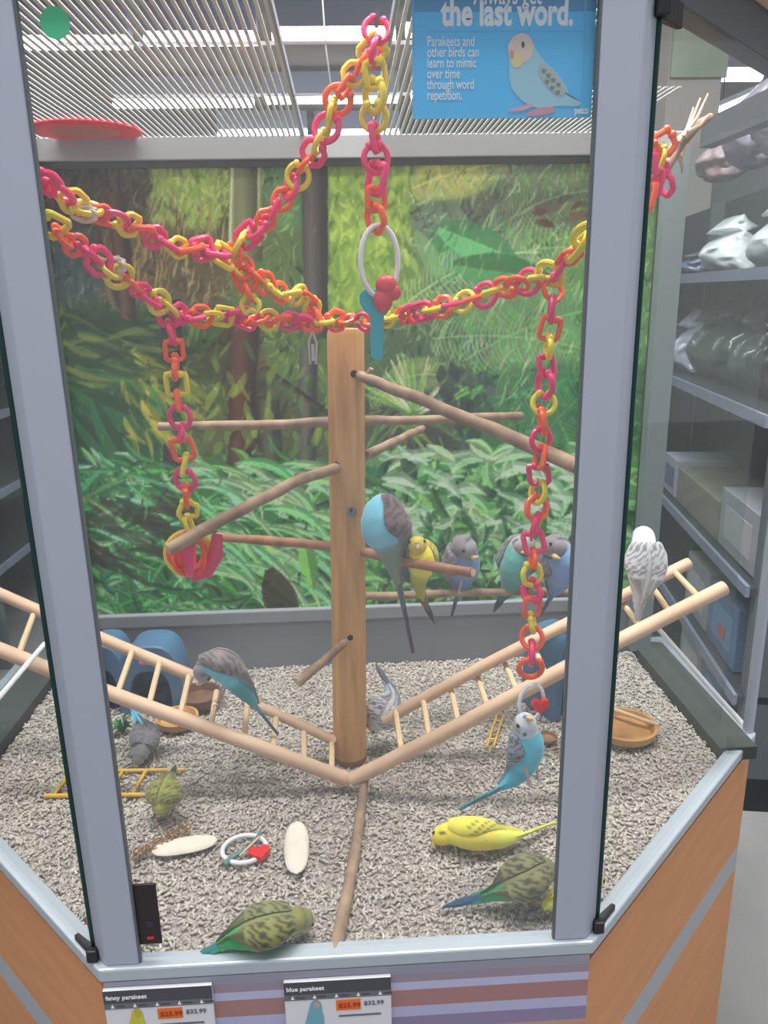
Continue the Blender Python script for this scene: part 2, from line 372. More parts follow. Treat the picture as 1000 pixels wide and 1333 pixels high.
lbag(1.95, .36, .30, .28, (84, 104, 128), 'round blue-grey packet on the left store shelf beside the post', 'tin', True)
lbag(1.5, .36, .22, .22, (150, 148, 120), 'olive and cream sack on the left store shelf', 'bag')
lbag(2.35, .36, .26, .2, (70, 74, 80), 'dark sack behind the round packet on the left shelf', 'bag')
lbag(1.7, .78, .3, .3, (96, 92, 90), 'dark brown sack high on the left store shelf', 'bag')
lbag(1.6, .02, .26, .22, (176, 178, 180), 'pale grey crumpled sack low on the left store shelf', 'bag')
lbag(2.0, .02, .3, .2, (120, 124, 126), 'mid grey sack low on the left store shelf', 'bag')

# ================================================================== THE HABITAT
W = .315; S2 = .77; YB = .84; TOP = 1.10; XR = .71; XL = -.67
hab = thing('bird_habitat', 'large glass bird habitat with grey frame on an orange cabinet', 'bird cage', (0, .4, FLOOR))
# cabinet (below the rim)
def outline(o=0.0):
    k = o*.4142
    return [(-W-k, -o), (W+k, -o), (S2+o, .455-k), (S2+o, YB+.04+o), (-S2-o, YB+.04+o), (-S2-o, .455-k)]
MB().prism(outline(-.012), FLOOR+.06, -.012).build('cabinet_body', mat('cabinet_core', (120, 118, 116), .7), hab, smooth=False)
MB().prism(outline(-.06), FLOOR, FLOOR+.06).build('plinth', frame_d, hab, smooth=False)
for s in (-1, 1):
    a, b_ = ((W, 0), (S2, .455)) if s > 0 else ((-S2, .455), (-W, 0))
    MB().slab(a, b_, -.235, -.02, .012, 1).build('cabinet_panel', orange_m, hab, smooth=False)
    MB().slab(a, b_, FLOOR+.06, -.29, .012, 1).build('cabinet_panel', orange_m, hab, smooth=False)
    MB().slab(a, b_, -.29, -.235, .009, 1).build('grey_band', mat('band_grey', (168, 173, 180), .4), hab, smooth=False)
    x0, x1 = (S2-.012, S2) if s > 0 else (-S2, -S2+.012)
    MB().box((x0, .455, FLOOR+.06), (x1, YB, -.02)).build('cabinet_panel', orange_m, hab, smooth=False)
MB().box((-W+.001, 0, FLOOR+.06), (W-.001, .012, -.118)).build('cabinet_panel', orange_m, hab, smooth=False)
# striped price strip on the front
stripes = [(-.004, -.018, (146, 146, 164)), (-.018, -.031, (152, 136, 152)), (-.031, -.044, (184, 184, 216)), (-.044, -.071, (166, 122, 122)), (-.071, -.088, (178, 178, 214)), (-.088, -.110, (140, 128, 162)), (-.110, -.118, (190, 150, 130))]
for z1, z0, c in stripes:
    MB().box((-W+.002, -.006, z0), (W-.002, .012, z1)).build('price_strip', mat('stripe_%d_%d_%d' % c, c, .4), hab, smooth=False)
# rim all round
def ring_rim(name, o0, o1, z0, z1, m, bev=0):
    A = outline(o0); B = outline(o1); n = len(A)
    vs = [(x, y, z0) for x, y in A]+[(x, y, z0) for x, y in B]+[(x, y, z1) for x, y in A]+[(x, y, z1) for x, y in B]; fs = []
    for i in range(n):
        j = (i+1) % n
        fs += [(i, j, 2*n+j, 2*n+i), (n+j, n+i, 3*n+i, 3*n+j), (2*n+i, 2*n+j, 3*n+j, 3*n+i), (j, i, n+i, n+j)]
    return MB().add(vs, fs).build(name, m, hab, smooth=False, bevel=bev)
ring_rim('sill_rim', .006, -.020, -.004, .016, rim_m, .003)
def rim_side_ledge(s, x):
    MB().box((min(x, s*(S2-.02)), .40, -.004), (max(x, s*(S2-.02)), YB, .022)).build('side_ledge', mat('dark_ledge', (64, 70, 67), .7), hab, smooth=False)
rim_side_ledge(1, XR-.03); rim_side_ledge(-1, XL+.01)
# tray bottom
MB().prism(outline(-.021), -.0118, -.010).build('tray_floor', mat('tray', (120, 116, 112), .8), hab, smooth=False)
# front corner posts: flat front face and chamfered outer face
for s in (-1, 1):
    xi = .268
    poly = [(xi, .0), (W-.006, .0), (W+.012, .018), (W-.012, .042), (xi+.022, .009), (xi, .009)]
    poly = [(s*x, y) for x, y in poly]
    if s < 0: poly = poly[::-1]
    MB().prism(poly, .016, TOP).build('corner_post', frame_m, hab, smooth=False, bevel=.002)
    # dark inner gasket line
    gx = s*(xi-.0025)
    MB().box((min(gx, s*xi), .002, .016), (max(gx, s*xi), .009, TOP)).build('gasket', mat('gasket_grey', (92, 100, 104), .5), hab, smooth=False)
    # angled glass sheet with its green cut edge
    a = Vector((s*(W+.016), .016)); b2 = Vector((s*(S2-.006), .452))
    d = (b2-a).normalized(); n2 = Vector((-d.y, d.x))*s
    q = [a, b2, b2+n2*.006, a+n2*.006]
    if s < 0: q = q[::-1]
    MB().prism([(v.x, v.y) for v in q], .016, TOP).build('glass_pane', glass_s, hab, smooth=False)
    e = a-d*.0015; q = [e, a, a+n2*.0062, e+n2*.0062]
    if s < 0: q = q[::-1]
    MB().prism([(v.x, v.y) for v in q], .016, TOP-.004).build('green_glass_edge', greenedge_m, hab, smooth=False)
    # rubber corner clips, bottom and top
    for zz in (.016, TOP-.022):
        c0 = a-d*.006-n2*.002
        q = [c0, c0+d*.05, c0+d*.05+n2*.006, c0+n2*.012]
        if s < 0: q = q[::-1]
        MB().prism([(v.x, v.y) for v in q], zz, zz+(.008 if zz < .5 else .022)).build('corner_clip', black_m, hab, smooth=False, bevel=.001)
        MB().box((c0.x-.007, c0.y-.005, zz), (c0.x+.007, c0.y+.006, zz+.018)).build('corner_clip', black_m, hab, smooth=False, bevel=.002)
    # outer rear post of the angled pane
    xo = s*S2
    MB().box((min(xo, xo-s*.012), .452, .016), (max(xo, xo-s*.012), .47, TOP)).build('outer_post', frame_m, hab, smooth=False)
# rear side panes and corner posts
for s, x in ((1, XR), (-1, XL)):
    MB().box((min(x, x+s*.005), .47, .03), (max(x, x+s*.005), YB, TOP)).build('rear_glass_pane', glass_b, hab, smooth=False)
    MB().box((min(x, s*(S2-.0)), .462, .03), (max(x, s*S2), .468, TOP)).build('side_return', mat('return_grey', (120, 128, 130), .5), hab, smooth=False) if s < 0 else None
    MB().box((min(x-s*.045, x), YB-.03, .016), (max(x-s*.045, x), YB, TOP)).build('rear_post', mat('teal_grey_post', (128, 140, 142), .5), hab, smooth=False)
# back wall: liner, ledge, rail
MB().box((XL, YB, -.004), (XR, YB+.03, .112)).build('back_liner', grey_wall, hab, smooth=False)
MB().box((XL, YB-.006, .112), (XR, YB+.03, .143)).build('back_ledge', grey_ledge, hab, smooth=False, bevel=.003)
MB().box((XL, YB+.012, .143), (XR, YB+.03, 1.09)).build('back_board', grey_wall, hab, smooth=False)
MB().box((XL, YB-.012, 1.088), (XR, YB+.03, 1.13)).build('top_rail', mat('rail_grey', (176, 178, 180), .4), hab, smooth=False, bevel=.002)
MB().box((XL, YB-.004, 1.076), (XR, YB+.012, 1.0875)).build('under_rail_channel', mat('dark_channel', (70, 72, 66), .6), hab, smooth=False)  # dark channel strip directly below the top rail
# front glass
MB().box((-.27, .010, .016), (.27, .014, TOP)).build('glass_pane', glass_m, hab, smooth=False)
# top frame beams
for s in (-1, 1):
    a, b_ = ((W, 0), (S2, .455)) if s > 0 else ((-S2, .455), (-W, 0))
    MB().slab(a, b_, TOP, TOP+.05, .03, 1).build('top_beam', frame_d, hab, smooth=False, bevel=.003)
MB().box((-W, 0, TOP), (W, .03, TOP+.05)).build('top_beam', frame_d, hab, smooth=False)
for s in (-1, 1):
    MB().box((min(s*S2, s*(S2-.03)), .455, TOP), (max(s*S2, s*(S2-.03)), YB, TOP+.05)).build('top_beam', frame_d, hab, smooth=False)
def canopy():
    pl = [(-W-.01, -.012), (W+.01, -.012), (S2+.03, .44), (S2+.03, .47), (W, .02), (-W, .02), (-S2-.03, .47), (-S2-.03, .44)]
    MB().prism(pl, TOP+.05, TOP+.30).build('canopy', mat('beige_canopy', (226, 190, 168), .7), hab, smooth=False)
canopy()
# louver of thin bars running front to back, leaving an open strip
lb = MB(); x = -.66
while x < .70:
    if not (-.045 < x < .083):
        if x < .55: lb.box((x, max(.03, -x-.28) if x < .33 else .50, 1.131), (x+.0046, YB+.02, 1.1328))
    x += .0108
lb.build('roof_louver', mat('louver_light_grey', (236, 238, 240), .4, .0), hab, smooth=False, stuff=True)
for yy in (.30, .56): MB().box((-.33, yy, 1.1372), (.33, yy+.004, 1.141)).build('louver_tie', frame_m, hab, smooth=False)
for xx in (-.05, .084): MB().box((xx, .03, 1.128), (xx+.004, YB+.02, 1.140)).build('louver_edge', frame_m, hab, smooth=False)

# ------------------------------------------------------------------ printed jungle backdrop
def backdrop():
    X0, X1, Y0, Y1 = 30, 860, 180, 830; Wd, Hd = X1-X0, Y1-Y0
    img = np.zeros((Hd, Wd, 3)); img[:] = (88, 112, 82)
    def blob(x0, y0, x1, y1, c, soft=10, a=1.0):
        yy, xx = np.mgrid[0:Hd, 0:Wd]; xx = xx+X0; yy = yy+Y0
        m = 1/(1+np.exp(-(xx-x0)/soft*2))*1/(1+np.exp((xx-x1)/soft*2))*1/(1+np.exp(-(yy-y0)/soft*2))*1/(1+np.exp((yy-y1)/soft*2))*a
        img[:] = img*(1-m[..., None])+np.array(c)*m[..., None]
    B = [(30,200,115,300,(74,66,62)),(110,200,200,300,(92,82,68)),(195,200,300,300,(150,172,92)),(290,200,345,330,(112,118,86)),(345,200,388,300,(116,150,104)),
         (425,200,540,410,(142,168,88)),(530,200,640,262,(178,190,112)),(630,200,860,262,(114,132,98)),
         (30,300,135,400,(78,92,90)),(130,290,225,395,(116,100,74)),(220,300,300,400,(108,98,76)),(300,300,388,400,(106,124,82)),
         (530,262,650,330,(122,140,118)),(560,300,680,370,(86,148,98)),(640,262,860,400,(112,146,96)),(500,330,560,400,(118,146,86)),
         (30,400,210,500,(70,92,58)),(238,425,300,500,(84,90,58)),(295,420,345,520,(84,64,52)),(340,420,430,520,(100,120,68)),
         (475,410,600,500,(92,112,84)),(600,400,860,480,(110,150,102)),(30,500,215,620,(54,98,62)),(175,485,235,560,(158,160,72)),
         (230,500,300,600,(104,112,68)),(300,500,350,610,(72,62,50)),(345,500,430,610,(90,102,66)),(475,500,600,590,(86,92,76)),(600,480,860,590,(76,122,82)),
         (30,600,440,830,(74,130,80)),(470,590,860,830,(108,156,106)),(475,740,700,830,(84,124,84)),(340,740,430,810,(70,70,48)),
         (610,250,760,300,(108,116,100)),(500,500,590,600,(80,82,76)),(590,430,640,470,(84,98,84))]
    for x0, y0, x1, y1, c in B: blob(x0, y0, x1, y1, c, 9)
    def stroke(x, y, ang, Ln, wd, c, a=.85, rib=0.0, bend=0.0, power=.8):
        c = np.array(c, float); dx, dy = math.cos(ang), math.sin(ang); ex, ey = x+dx*Ln, y+dy*Ln
        pad = wd+abs(bend)*Ln+2
        i0 = max(0, int(min(y, ey)-Y0-pad)); i1 = min(Hd, int(max(y, ey)-Y0+pad)+1); j0 = max(0, int(min(x, ex)-X0-pad)); j1 = min(Wd, int(max(x, ex)-X0+pad)+1)
        if i1 <= i0 or j1 <= j0: return
        yy, xx = np.mgrid[i0:i1, j0:j1]; xx = xx+X0-x; yy = yy+Y0-y
        t = (xx*dx+yy*dy)/Ln; d = (-xx*dy+yy*dx)-bend*Ln*4*t*(1-t)
        tc = np.clip(t, 0, 1); hw = wd*np.sin(np.pi*np.clip(tc*.92+.06, 0, 1))**power
        m = np.clip(hw-np.abs(d)+.5, 0, 1)*(t > 0)*(t < 1)*a
        sh = 1.0+(.16*np.sign(d))*(rib > 0)+rib*np.exp(-(d/1.1)**2)
        tgt = c[None, None]*sh[..., None]
        img[i0:i1, j0:j1] = img[i0:i1, j0:j1]*(1-m[..., None])+tgt*m[..., None]
    R = random.Random(11)
    def scatter(n, x0, y0, x1, y1, L, wd, ang, cols, a=.75, rib=.0, bend=.12, jit=14):
        for _ in range(n):
            c = R.choice(cols); k = R.uniform(-jit, jit)
            stroke(R.uniform(x0, x1), R.uniform(y0, y1), math.radians(R.uniform(*ang)), R.uniform(*L), R.uniform(*wd), tuple(v+k for v in c), a, rib, R.uniform(-bend, bend))
    def trunk(x0, y0, x1, y1, w0, w1, c):
        for k in range(int(w0)):
            f = k/w0-.5; sh = 1.0+.22*math.cos(f*5+.8)
            stroke(x0+f*w0, y0, math.atan2(y1-y0, x1-x0+f*(w1-w0)), math.hypot(x1-x0, y1-y0), 1.6, tuple(v*sh+R.uniform(-6, 6) for v in c), .9, power=.1)
    # overall fine foliage
    def local(n, x0, y0, x1, y1, L, wd, ang, k0, k1, a=.7):
        for _ in range(n):
            x = R.uniform(x0, x1); y = R.uniform(y0, y1); c = img[min(Hd-1, max(0, int(y-Y0))), min(Wd-1, max(0, int(x-X0)))].copy()*R.uniform(k0, k1)
            stroke(x, y, math.radians(R.uniform(*ang)), R.uniform(*L), R.uniform(*wd), np.clip(c+np.array([R.uniform(-8, 8)]*2+[R.uniform(-10, 4)]), 0, 255), a, .1, R.uniform(-.15, .15))
    local(1500, 30, 200, 850, 640, (8, 30), (1.5, 4), (-170, 10), .58, 1.45, .6)
    local(2200, 30, 200, 850, 600, (6, 22), (.8, 2.0), (-130, -40), .66, 1.38, .55)
    scatter(220, 195, 205, 300, 300, (10, 26), (1, 3), (-120, -60), [(168, 192, 104), (136, 160, 84), (182, 200, 120)], .6)
    scatter(300, 425, 205, 535, 400, (12, 34), (2, 5), (40, 140), [(160, 188, 92), (134, 166, 80), (180, 202, 110), (112, 142, 72)], .55)
    scatter(160, 110, 280, 300, 400, (16, 46), (.8, 1.8), (-110, -70), [(176, 160, 112), (150, 128, 92), (196, 184, 130), (96, 72, 60)], .6)
    scatter(120, 60, 215, 200, 300, (16, 44), (1, 2.5), (-120, -50), [(66, 58, 54), (108, 112, 76), (84, 64, 56)], .6)
    trunk(318, 205, 322, 340, 40, 40, (116, 122, 92)); trunk(304, 205, 300, 350, 6, 5, (176, 184, 138)); trunk(338, 205, 338, 320, 4, 4, (160, 170, 126))
    trunk(409, 200, 412, 440, 34, 28, (88, 84, 80)); trunk(402, 420, 398, 690, 22, 22, (90, 92, 84)); trunk(222, 390, 226, 640, 26, 22, (66, 56, 48))
    trunk(318, 425, 312, 610, 38, 26, (88, 66, 54)); trunk(345, 480, 430, 540, 12, 8, (80, 74, 60)); trunk(150, 250, 168, 420, 24, 20, (96, 76, 62)); trunk(350, 520, 356, 620, 26, 24, (84, 86, 70))
    trunk(120, 300, 150, 400, 18, 14, (104, 92, 78))
    scatter(60, 60, 330, 135, 400, (20, 50), (1, 3), (-100, -80), [(70, 88, 90), (96, 112, 108)], .6)
    # right side palm fronds, feathered
    def frond(x0, y0, x1, y1, sag, L, c, n=34, sgn=1, spread=65, a=.7):
        for k in range(n):
            t = k/n; x = x0+(x1-x0)*t; y = y0+(y1-y0)*t-sag*4*t*(1-t)
            an = math.atan2(y1-y0, x1-x0); l = L*(.4+.9*math.sin(math.pi*min(1, t*.9+.12)))
            for s in (1, -1):
                cc = tuple(v+R.uniform(-18, 18) for v in c)
                stroke(x, y, an+s*math.radians(spread), l, 1.5, cc, a, bend=.08*s)
        for k in range(n):
            t = k/n; stroke(x0+(x1-x0)*t, y0+(y1-y0)*t-sag*4*t*(1-t), math.atan2(y1-y0, x1-x0), math.hypot(x1-x0, y1-y0)/n*1.6, 1.3, tuple(v*1.1 for v in c), .7)
    frond(535, 245, 660, 212, 6, 30, (198, 204, 128)); frond(640, 212, 800, 205, 0, 34, (150, 168, 126))
    frond(560, 380, 780, 330, 26, 40, (138, 176, 124)); frond(520, 400, 700, 330, 20, 30, (176, 200, 160), a=.5)
    frond(600, 470, 790, 400, 12, 44, (120, 166, 112)); frond(620, 540, 800, 500, 20, 40, (92, 144, 98)); frond(560, 440, 760, 455, 10, 34, (134, 168, 116))
    frond(640, 300, 800, 250, 18, 40, (128, 158, 108)); frond(600, 420, 720, 380, 10, 28, (110, 150, 96)); frond(680, 600, 800, 480, 10, 40, (84, 138, 96))
    stroke(570, 295, math.radians(22), 110, 24, (104, 170, 116), .85, .12); stroke(590, 345, math.radians(8), 130, 24, (76, 140, 84), .8, .1); stroke(540, 300, math.radians(60), 80, 12, (140, 178, 128), .6)
    scatter(260, 550, 215, 800, 560, (14, 38), (.8, 1.9), (-78, -48), [(170, 200, 150), (140, 178, 120), (84, 120, 78), (190, 206, 160)], .5)
    scatter(12, 690, 262, 750, 290, (14, 30), (3, 6), (-40, 30), [(120, 84, 70), (100, 96, 84)], .7)
    # spiky light plant behind the post
    for k in range(22):
        an = math.radians(-90+R.uniform(-70, 70)); stroke(540, 540, an, R.uniform(50, 96), 3.4, R.choice([(140, 184, 104), (196, 214, 178), (110, 160, 84)]), .85, .1)
    for k in range(26):
        an = math.radians(R.uniform(20, 150)); stroke(R.uniform(500, 560), R.uniform(525, 545), an, R.uniform(40, 80), 2.0, R.choice([(104, 146, 84), (150, 170, 104), (86, 124, 72)]), .7, bend=.1)
    frond(480, 520, 600, 500, 22, 22, (150, 176, 108)); 
    scatter(40, 570, 470, 640, 570, (16, 36), (4, 9), (0, 180), [(74, 84, 80), (60, 70, 66), (92, 104, 92)], .6)
    # left big dark palm leaves
    for (x, y, an, l, wd, c) in [(95,470,8,120,15,(60,104,66)),(90,500,22,140,16,(50,98,62)),(95,540,40,150,17,(46,96,62)),(100,430,-6,110,11,(66,96,56)),(120,520,58,120,14,(52,104,66)),
            (200,500,64,110,18,(76,124,70)),(130,480,12,100,10,(78,118,60)),(95,560,60,120,13,(44,88,58)),(150,600,30,90,12,(58,110,70)),(105,450,16,120,9,(84,110,60)),(170,455,30,70,12,(170,172,80)),(185,520,50,80,9,(176,166,72))]:
        stroke(x, y, math.radians(an), l, wd, c, .88, .12, .06)
    scatter(70, 60, 400, 215, 500, (30, 80), (2, 5), (-15, 35), [(58, 84, 52), (98, 120, 66), (46, 70, 48), (128, 138, 74)], .6)
    scatter(50, 150, 480, 240, 570, (20, 50), (2, 5), (20, 80), [(188, 178, 78), (140, 156, 72), (70, 106, 60)], .65)
    scatter(90, 240, 430, 430, 600, (14, 40), (2, 6), (-120, -50), [(126, 150, 70), (150, 172, 80), (78, 108, 60), (60, 76, 52), (100, 134, 78)], .6)
    # lower left understorey: arching blades
    for _ in range(520):
        x = R.uniform(60, 440); y = R.uniform(600, 820); k = (y-600)/220
        c = R.choice([(84, 146, 90), (60, 116, 70), (120, 176, 118), (148, 192, 150), (46, 92, 60), (72, 132, 78), (104, 160, 96)])
        stroke(x, y, math.radians(R.choice([R.uniform(15, 60), R.uniform(120, 165), R.uniform(-160, -110), R.uniform(-20, 30)])), R.uniform(26, 72), R.uniform(2.5, 6.5), tuple(v+R.uniform(-14, 14) for v in c), .85, .14, R.uniform(-.2, .2))
    for _ in range(60):
        stroke(R.uniform(250, 400), R.uniform(600, 760), math.radians(R.uniform(12, 55)), R.uniform(60, 110), R.uniform(3.5, 7), (134+R.uniform(-14, 24), 182+R.uniform(-14, 16), 136+R.uniform(-14, 14)), .8, .12, -R.uniform(.05, .22))
    scatter(36, 60, 640, 220, 740, (40, 100), (3, 7), (15, 40), [(70, 58, 46), (54, 74, 52)], .6)
    stroke(350, 740, math.radians(70), 90, 22, (66, 54, 44), .8); stroke(395, 700, math.radians(80), 70, 12, (120, 176, 96), .9, .1)
    # lower right: overlapping broad light leaves
    for _ in range(760):
        x = R.uniform(470, 800); y = R.uniform(590, 800); k = (y-590)/200
        c = R.choice([(134, 182, 126), (164, 200, 160), (96, 152, 94), (66, 112, 72), (120, 172, 104), (150, 190, 144), (52, 94, 60)])
        stroke(x, y, math.radians(R.choice([R.uniform(-30, 40), R.uniform(140, 215), R.uniform(50, 120)])), R.uniform(20, 52), R.uniform(4, 9), tuple(v*(1-.12*k)+R.uniform(-12, 12) for v in c), .85, .12, R.uniform(-.25, .25))
    for _ in range(50):
        stroke(R.uniform(480, 780), R.uniform(595, 700), math.radians(R.uniform(-25, 40)), R.uniform(34, 60), R.uniform(5, 9), (184, 212, 184), .6, .08, -R.uniform(.05, .25))
    scatter(90, 470, 640, 800, 800, (14, 36), (2, 5), (40, 140), [(46, 84, 56), (58, 98, 64)], .7)
    local(700, 30, 600, 850, 820, (8, 24), (1, 2.0), (-180, 180), .55, 1.4, .45)
    local(500, 30, 200, 850, 600, (6, 18), (.7, 1.4), (-130, -40), .6, 1.4, .45)
    img[:] = (img-112)*1.32+108
    img[:] = np.clip(img, 20, 240)
    # a little softness, as the print has
    im = img.copy()
    im[1:-1, 1:-1] = (img[1:-1, 1:-1]*4+img[:-2, 1:-1]+img[2:, 1:-1]+img[1:-1, :-2]+img[1:-1, 2:])/8
    nx, nz = 560, 430; x0, x1, z0, z1 = XL+.045, XR-.045, .143, 1.0765; Yp = YB+.008
    gx, gz_ = np.meshgrid(np.linspace(x0, x1, nx), np.linspace(z0, z1, nz))
    P = np.stack([gx-CAM.x, np.full_like(gx, Yp-CAM.y), gz_-CAM.z], -1)
    zz = P@np.array(_f); px = 500+FOC*(P@np.array(_r))/zz; py = 666.5-FOC*(P@np.array(_u))/zz
    ix = np.clip((px-X0), 0, Wd-1).astype(int); iy = np.clip((py-Y0), 0, Hd-1).astype(int)
    col = im[iy, ix]/255.0; col = np.where(col <= .04045, col/12.92, ((col+.055)/1.055)**2.4)
    me = bpy.data.meshes.new('print')
    co = np.stack([gx, np.full_like(gx, Yp), gz_], -1).reshape(-1, 3)
    a = np.arange(nx*nz).reshape(nz, nx); q = np.stack([a[:-1, :-1], a[:-1, 1:], a[1:, 1:], a[1:, :-1]], -1).reshape(-1, 4)
    me.vertices.add(nx*nz); me.vertices.foreach_set('co', co.ravel()); me.loops.add(q.size); me.loops.foreach_set('vertex_index', q.ravel())
    me.polygons.add(len(q)); me.polygons.foreach_set('loop_start', np.arange(0, q.size, 4)); me.update(calc_edges=True)
    ca = me.color_attributes.new('paint', 'FLOAT_COLOR', 'POINT'); rgba = np.ones((nx*nz, 4), np.float32); rgba[:, :3] = col.reshape(-1, 3)
    ca.data.foreach_set('color', rgba.ravel()); me.materials.append(print_m)
    t = thing('jungle_backdrop', 'printed jungle photo panel on the back wall of the habitat', 'backdrop', (.02, Yp, z0))
    me.transform(Matrix.Translation(-Vector(t.location)))
    o = bpy.data.objects.new('printed_photo', me); COL.objects.link(o); o.parent = t
    MB().box((x0, Yp+.0005, z0), (x1, Yp+.0035, z1)).build('backing_sheet', white_p, t, smooth=False)
backdrop()

# ------------------------------------------------------------------ pellet bedding
def bedding():
    def inside(x, y):
        return (y > .0225) & (y < YB-.002) & (x < np.minimum(XR-.032, .292+y)) & (x > np.maximum(XL+.012, -.292-y))
    n = 44000
    xs = rng.uniform(-.70, .72, n*2); ys = rng.uniform(.02, YB, n*2); k = inside(xs, ys); xs = xs[k][:n]; ys = ys[k][:n]; n = len(xs)
    an = rng.uniform(0, 2*np.pi, n); ti = rng.normal(0, .28, n); L = rng.uniform(.0055, .0105, n)/2; R = rng.uniform(.0015, .0025, n)
    z = -.006+rng.uniform(0, .0065, n)
    d = np.stack([np.cos(an)*np.cos(ti), np.sin(an)*np.cos(ti), np.sin(ti)], -1)
    s = np.stack([-np.sin(an), np.cos(an), 0*an], -1); u = np.cross(d, s); S = 5
    c = np.stack([xs, ys, z], -1); V = np.zeros((n, 2*S, 3))
    for e in range(2):
        for j in range(S):
            a = 2*np.pi*j/S; V[:, e*S+j] = c+d*((2*e-1)*L)[:, None]+s*(np.cos(a)*R)[:, None]+u*(np.sin(a)*R)[:, None]
    base = (np.arange(n)*2*S)[:, None]
    quads = np.array([[j, (j+1)%S, S+(j+1)%S, S+j] for j in range(S)]); Q = (base[:, :, None]+quads[None]).reshape(-1, 4)
    caps = np.array([list(range(S))[::-1], list(range(S, 2*S))]); Cc = (base[:, :, None]+caps[None]).reshape(-1, S)
    me = bpy.data.meshes.new('pellets'); me.vertices.add(n*2*S); me.vertices.foreach_set('co', V.ravel())
    me.loops.add(Q.size+Cc.size); me.loops.foreach_set('vertex_index', np.concatenate([Q.ravel(), Cc.ravel()]))
    me.polygons.add(len(Q)+len(Cc)); me.polygons.foreach_set('loop_start', np.concatenate([np.arange(0, Q.size, 4), Q.size+np.arange(0, Cc.size, S)])); me.update(calc_edges=True)
    g = rng.normal(0, 1, n); base_c = np.array([190, 183, 178])[None]+g[:, None]*12; base_c[:, 2] -= rng.uniform(0, 8, n); base_c = np.clip(base_c, 90, 225)/255
    base_c = np.where(base_c <= .04045, base_c/12.92, ((base_c+.055)/1.055)**2.4)
    rgba = np.ones((n, 2*S, 4), np.float32); rgba[:, :, :3] = base_c[:, None]
    ca = me.color_attributes.new('paint', 'FLOAT_COLOR', 'POINT'); ca.data.foreach_set('color', rgba.ravel()); me.materials.append(pellet_m)
    o = bpy.data.objects.new('pellet_bedding', me); COL.objects.link(o); o['kind'] = 'stuff'
    o['label'] = 'grey-beige paper pellet bedding covering the habitat floor'; o['category'] = 'bedding'
    B = [(-.289, .0225), (.289, .0225), (XR-.032, .40), (XR-.032, YB-.002), (XL+.012, YB-.002), (XL+.012, .385)]
    return B
Bp = bedding()
o = MB().prism(Bp, -.0098, -.004).build('bedding_layer', mat('bedding_base', (166, 156, 150), .95, vary=.2, scale=160), None, smooth=False)
o['kind'] = 'stuff'; tag(o, 'packed dusty layer under the paper pellets', 'bedding')

# ------------------------------------------------------------------ wooden post and perches
pc = at(456, 1000, Z=0.0); pc.y += .030; PY = pc.y
def post_x(z): return pc.x+.017*(z/.78)
pt = thing('wooden_post', 'tall round pine post standing in the middle of the habitat', 'post', (pc.x, PY, 0))
prof = [(0, .0295), (.02, .0310), (.3, .0300), (.6, .0300), (.772, .0298), (.780, .027)]
mb = MB(); mb.tube([(post_x(z), PY, z) for z, r in prof], [r for z, r in prof], 28); mb.build('shaft', post_m, pt)
MB().tube([(pc.x, PY, 0), (pc.x, PY, .012)], [.0302, .0314], 28).build('stained_foot', mat('brown_stain', (140, 84, 52), .6), pt)
def hole(px, py, r, m=black_m, name='drill_hole'):
    p = at(px, py, Y=PY-.030); cx = post_x(p.z); dx = p.x-cx; yy = PY-math.sqrt(max(1e-6, .0300**2-dx*dx))
    n = Vector((dx, yy-PY, 0)).normalized(); b = Vector((p.x, yy, p.z))
    MB().tube([b-n*.004, b+n*.0012], r, 14).build(name, m, pt)
hole(456, 830, .0052); hole(458, 667, .0095, mat('grey_bolt', (150, 148, 142), .4, .6), 'bolt'); hole(459, 664, .0045, mat('bolt_recess', (86, 90, 90), .4, .6), 'bolt_socket')
hole(461, 487, .006); hole(438, 606, .0055)
def perch(pts, rad, label, m=branch_m, knots=(), end_m=None, name='perch'):
    P = cr(pts, 5); n = len(P)
    rr = [rad[0]+(rad[1]-rad[0])*i/(n-1) for i in range(n)]
    rr = [r*(1+.10*noise.noise(Vector((i*.7, rad[0]*900, pts[0][0]*30)))) for i, r in enumerate(rr)]
    P = [p+Vector((0, 0, noise.noise(Vector((i*.35, pts[0][2]*40, 1)))*.003)) for i, p in enumerate(P)]
    t = thing(name, label, 'perch', P[0]); MB().tube(P, rr, 12).build('branch', m, t)
    for k, (ix, dirv, ln) in enumerate(knots):
        i = int(ix*(n-1)); MB().tube([P[i], P[i]+Vector(dirv).normalized()*ln], [rr[i]*.8, rr[i]*.4], 8).build('stub', m, t)
    MB().tube([P[-1]-(P[-1]-P[-2]).normalized()*.001, P[-1]+(P[-1]-P[-2]).normalized()*.0008], rr[-1]*.8, 10).build('cut_end', dowel_m, t)
    return t
perch([at(463, 488, Y=PY-.015), at(540, 517, Y=.34), at(640, 558, Y=.24), at(755, 607, Y=.10)], (.0088, .0098), 'thick grey branch perch slanting down right from the post top', knots=((.12, (.3, -.2, .6), .018),))
perch([at(430, 549, Y=PY+.005), at(330, 553, Y=PY+.02), at(207, 555, Y=PY+.04)], (.0085, .0075), 'level grey branch perch reaching left from the post')
perch([at(474, 547, Y=PY+.01), at(560, 546, Y=.50), at(678, 541, Y=.62)], (.008, .0078), 'level branch perch reaching right behind the slanting perch')
perch([at(440, 607, Y=PY-.02), at(380, 628, Y=.34), at(300, 672, Y=.27), at(219, 715, Y=.22)], (.0085, .0095), 'twisted grey branch perch slanting down left towards the plastic ball', knots=((.3, (-.5, -.1, .5), .014),))
perch([at(476, 592, Y=PY+.02), at(515, 574, Y=.55), at(550, 558, Y=.70)], (.0085, .0075), 'short branch perch rising right behind the post')
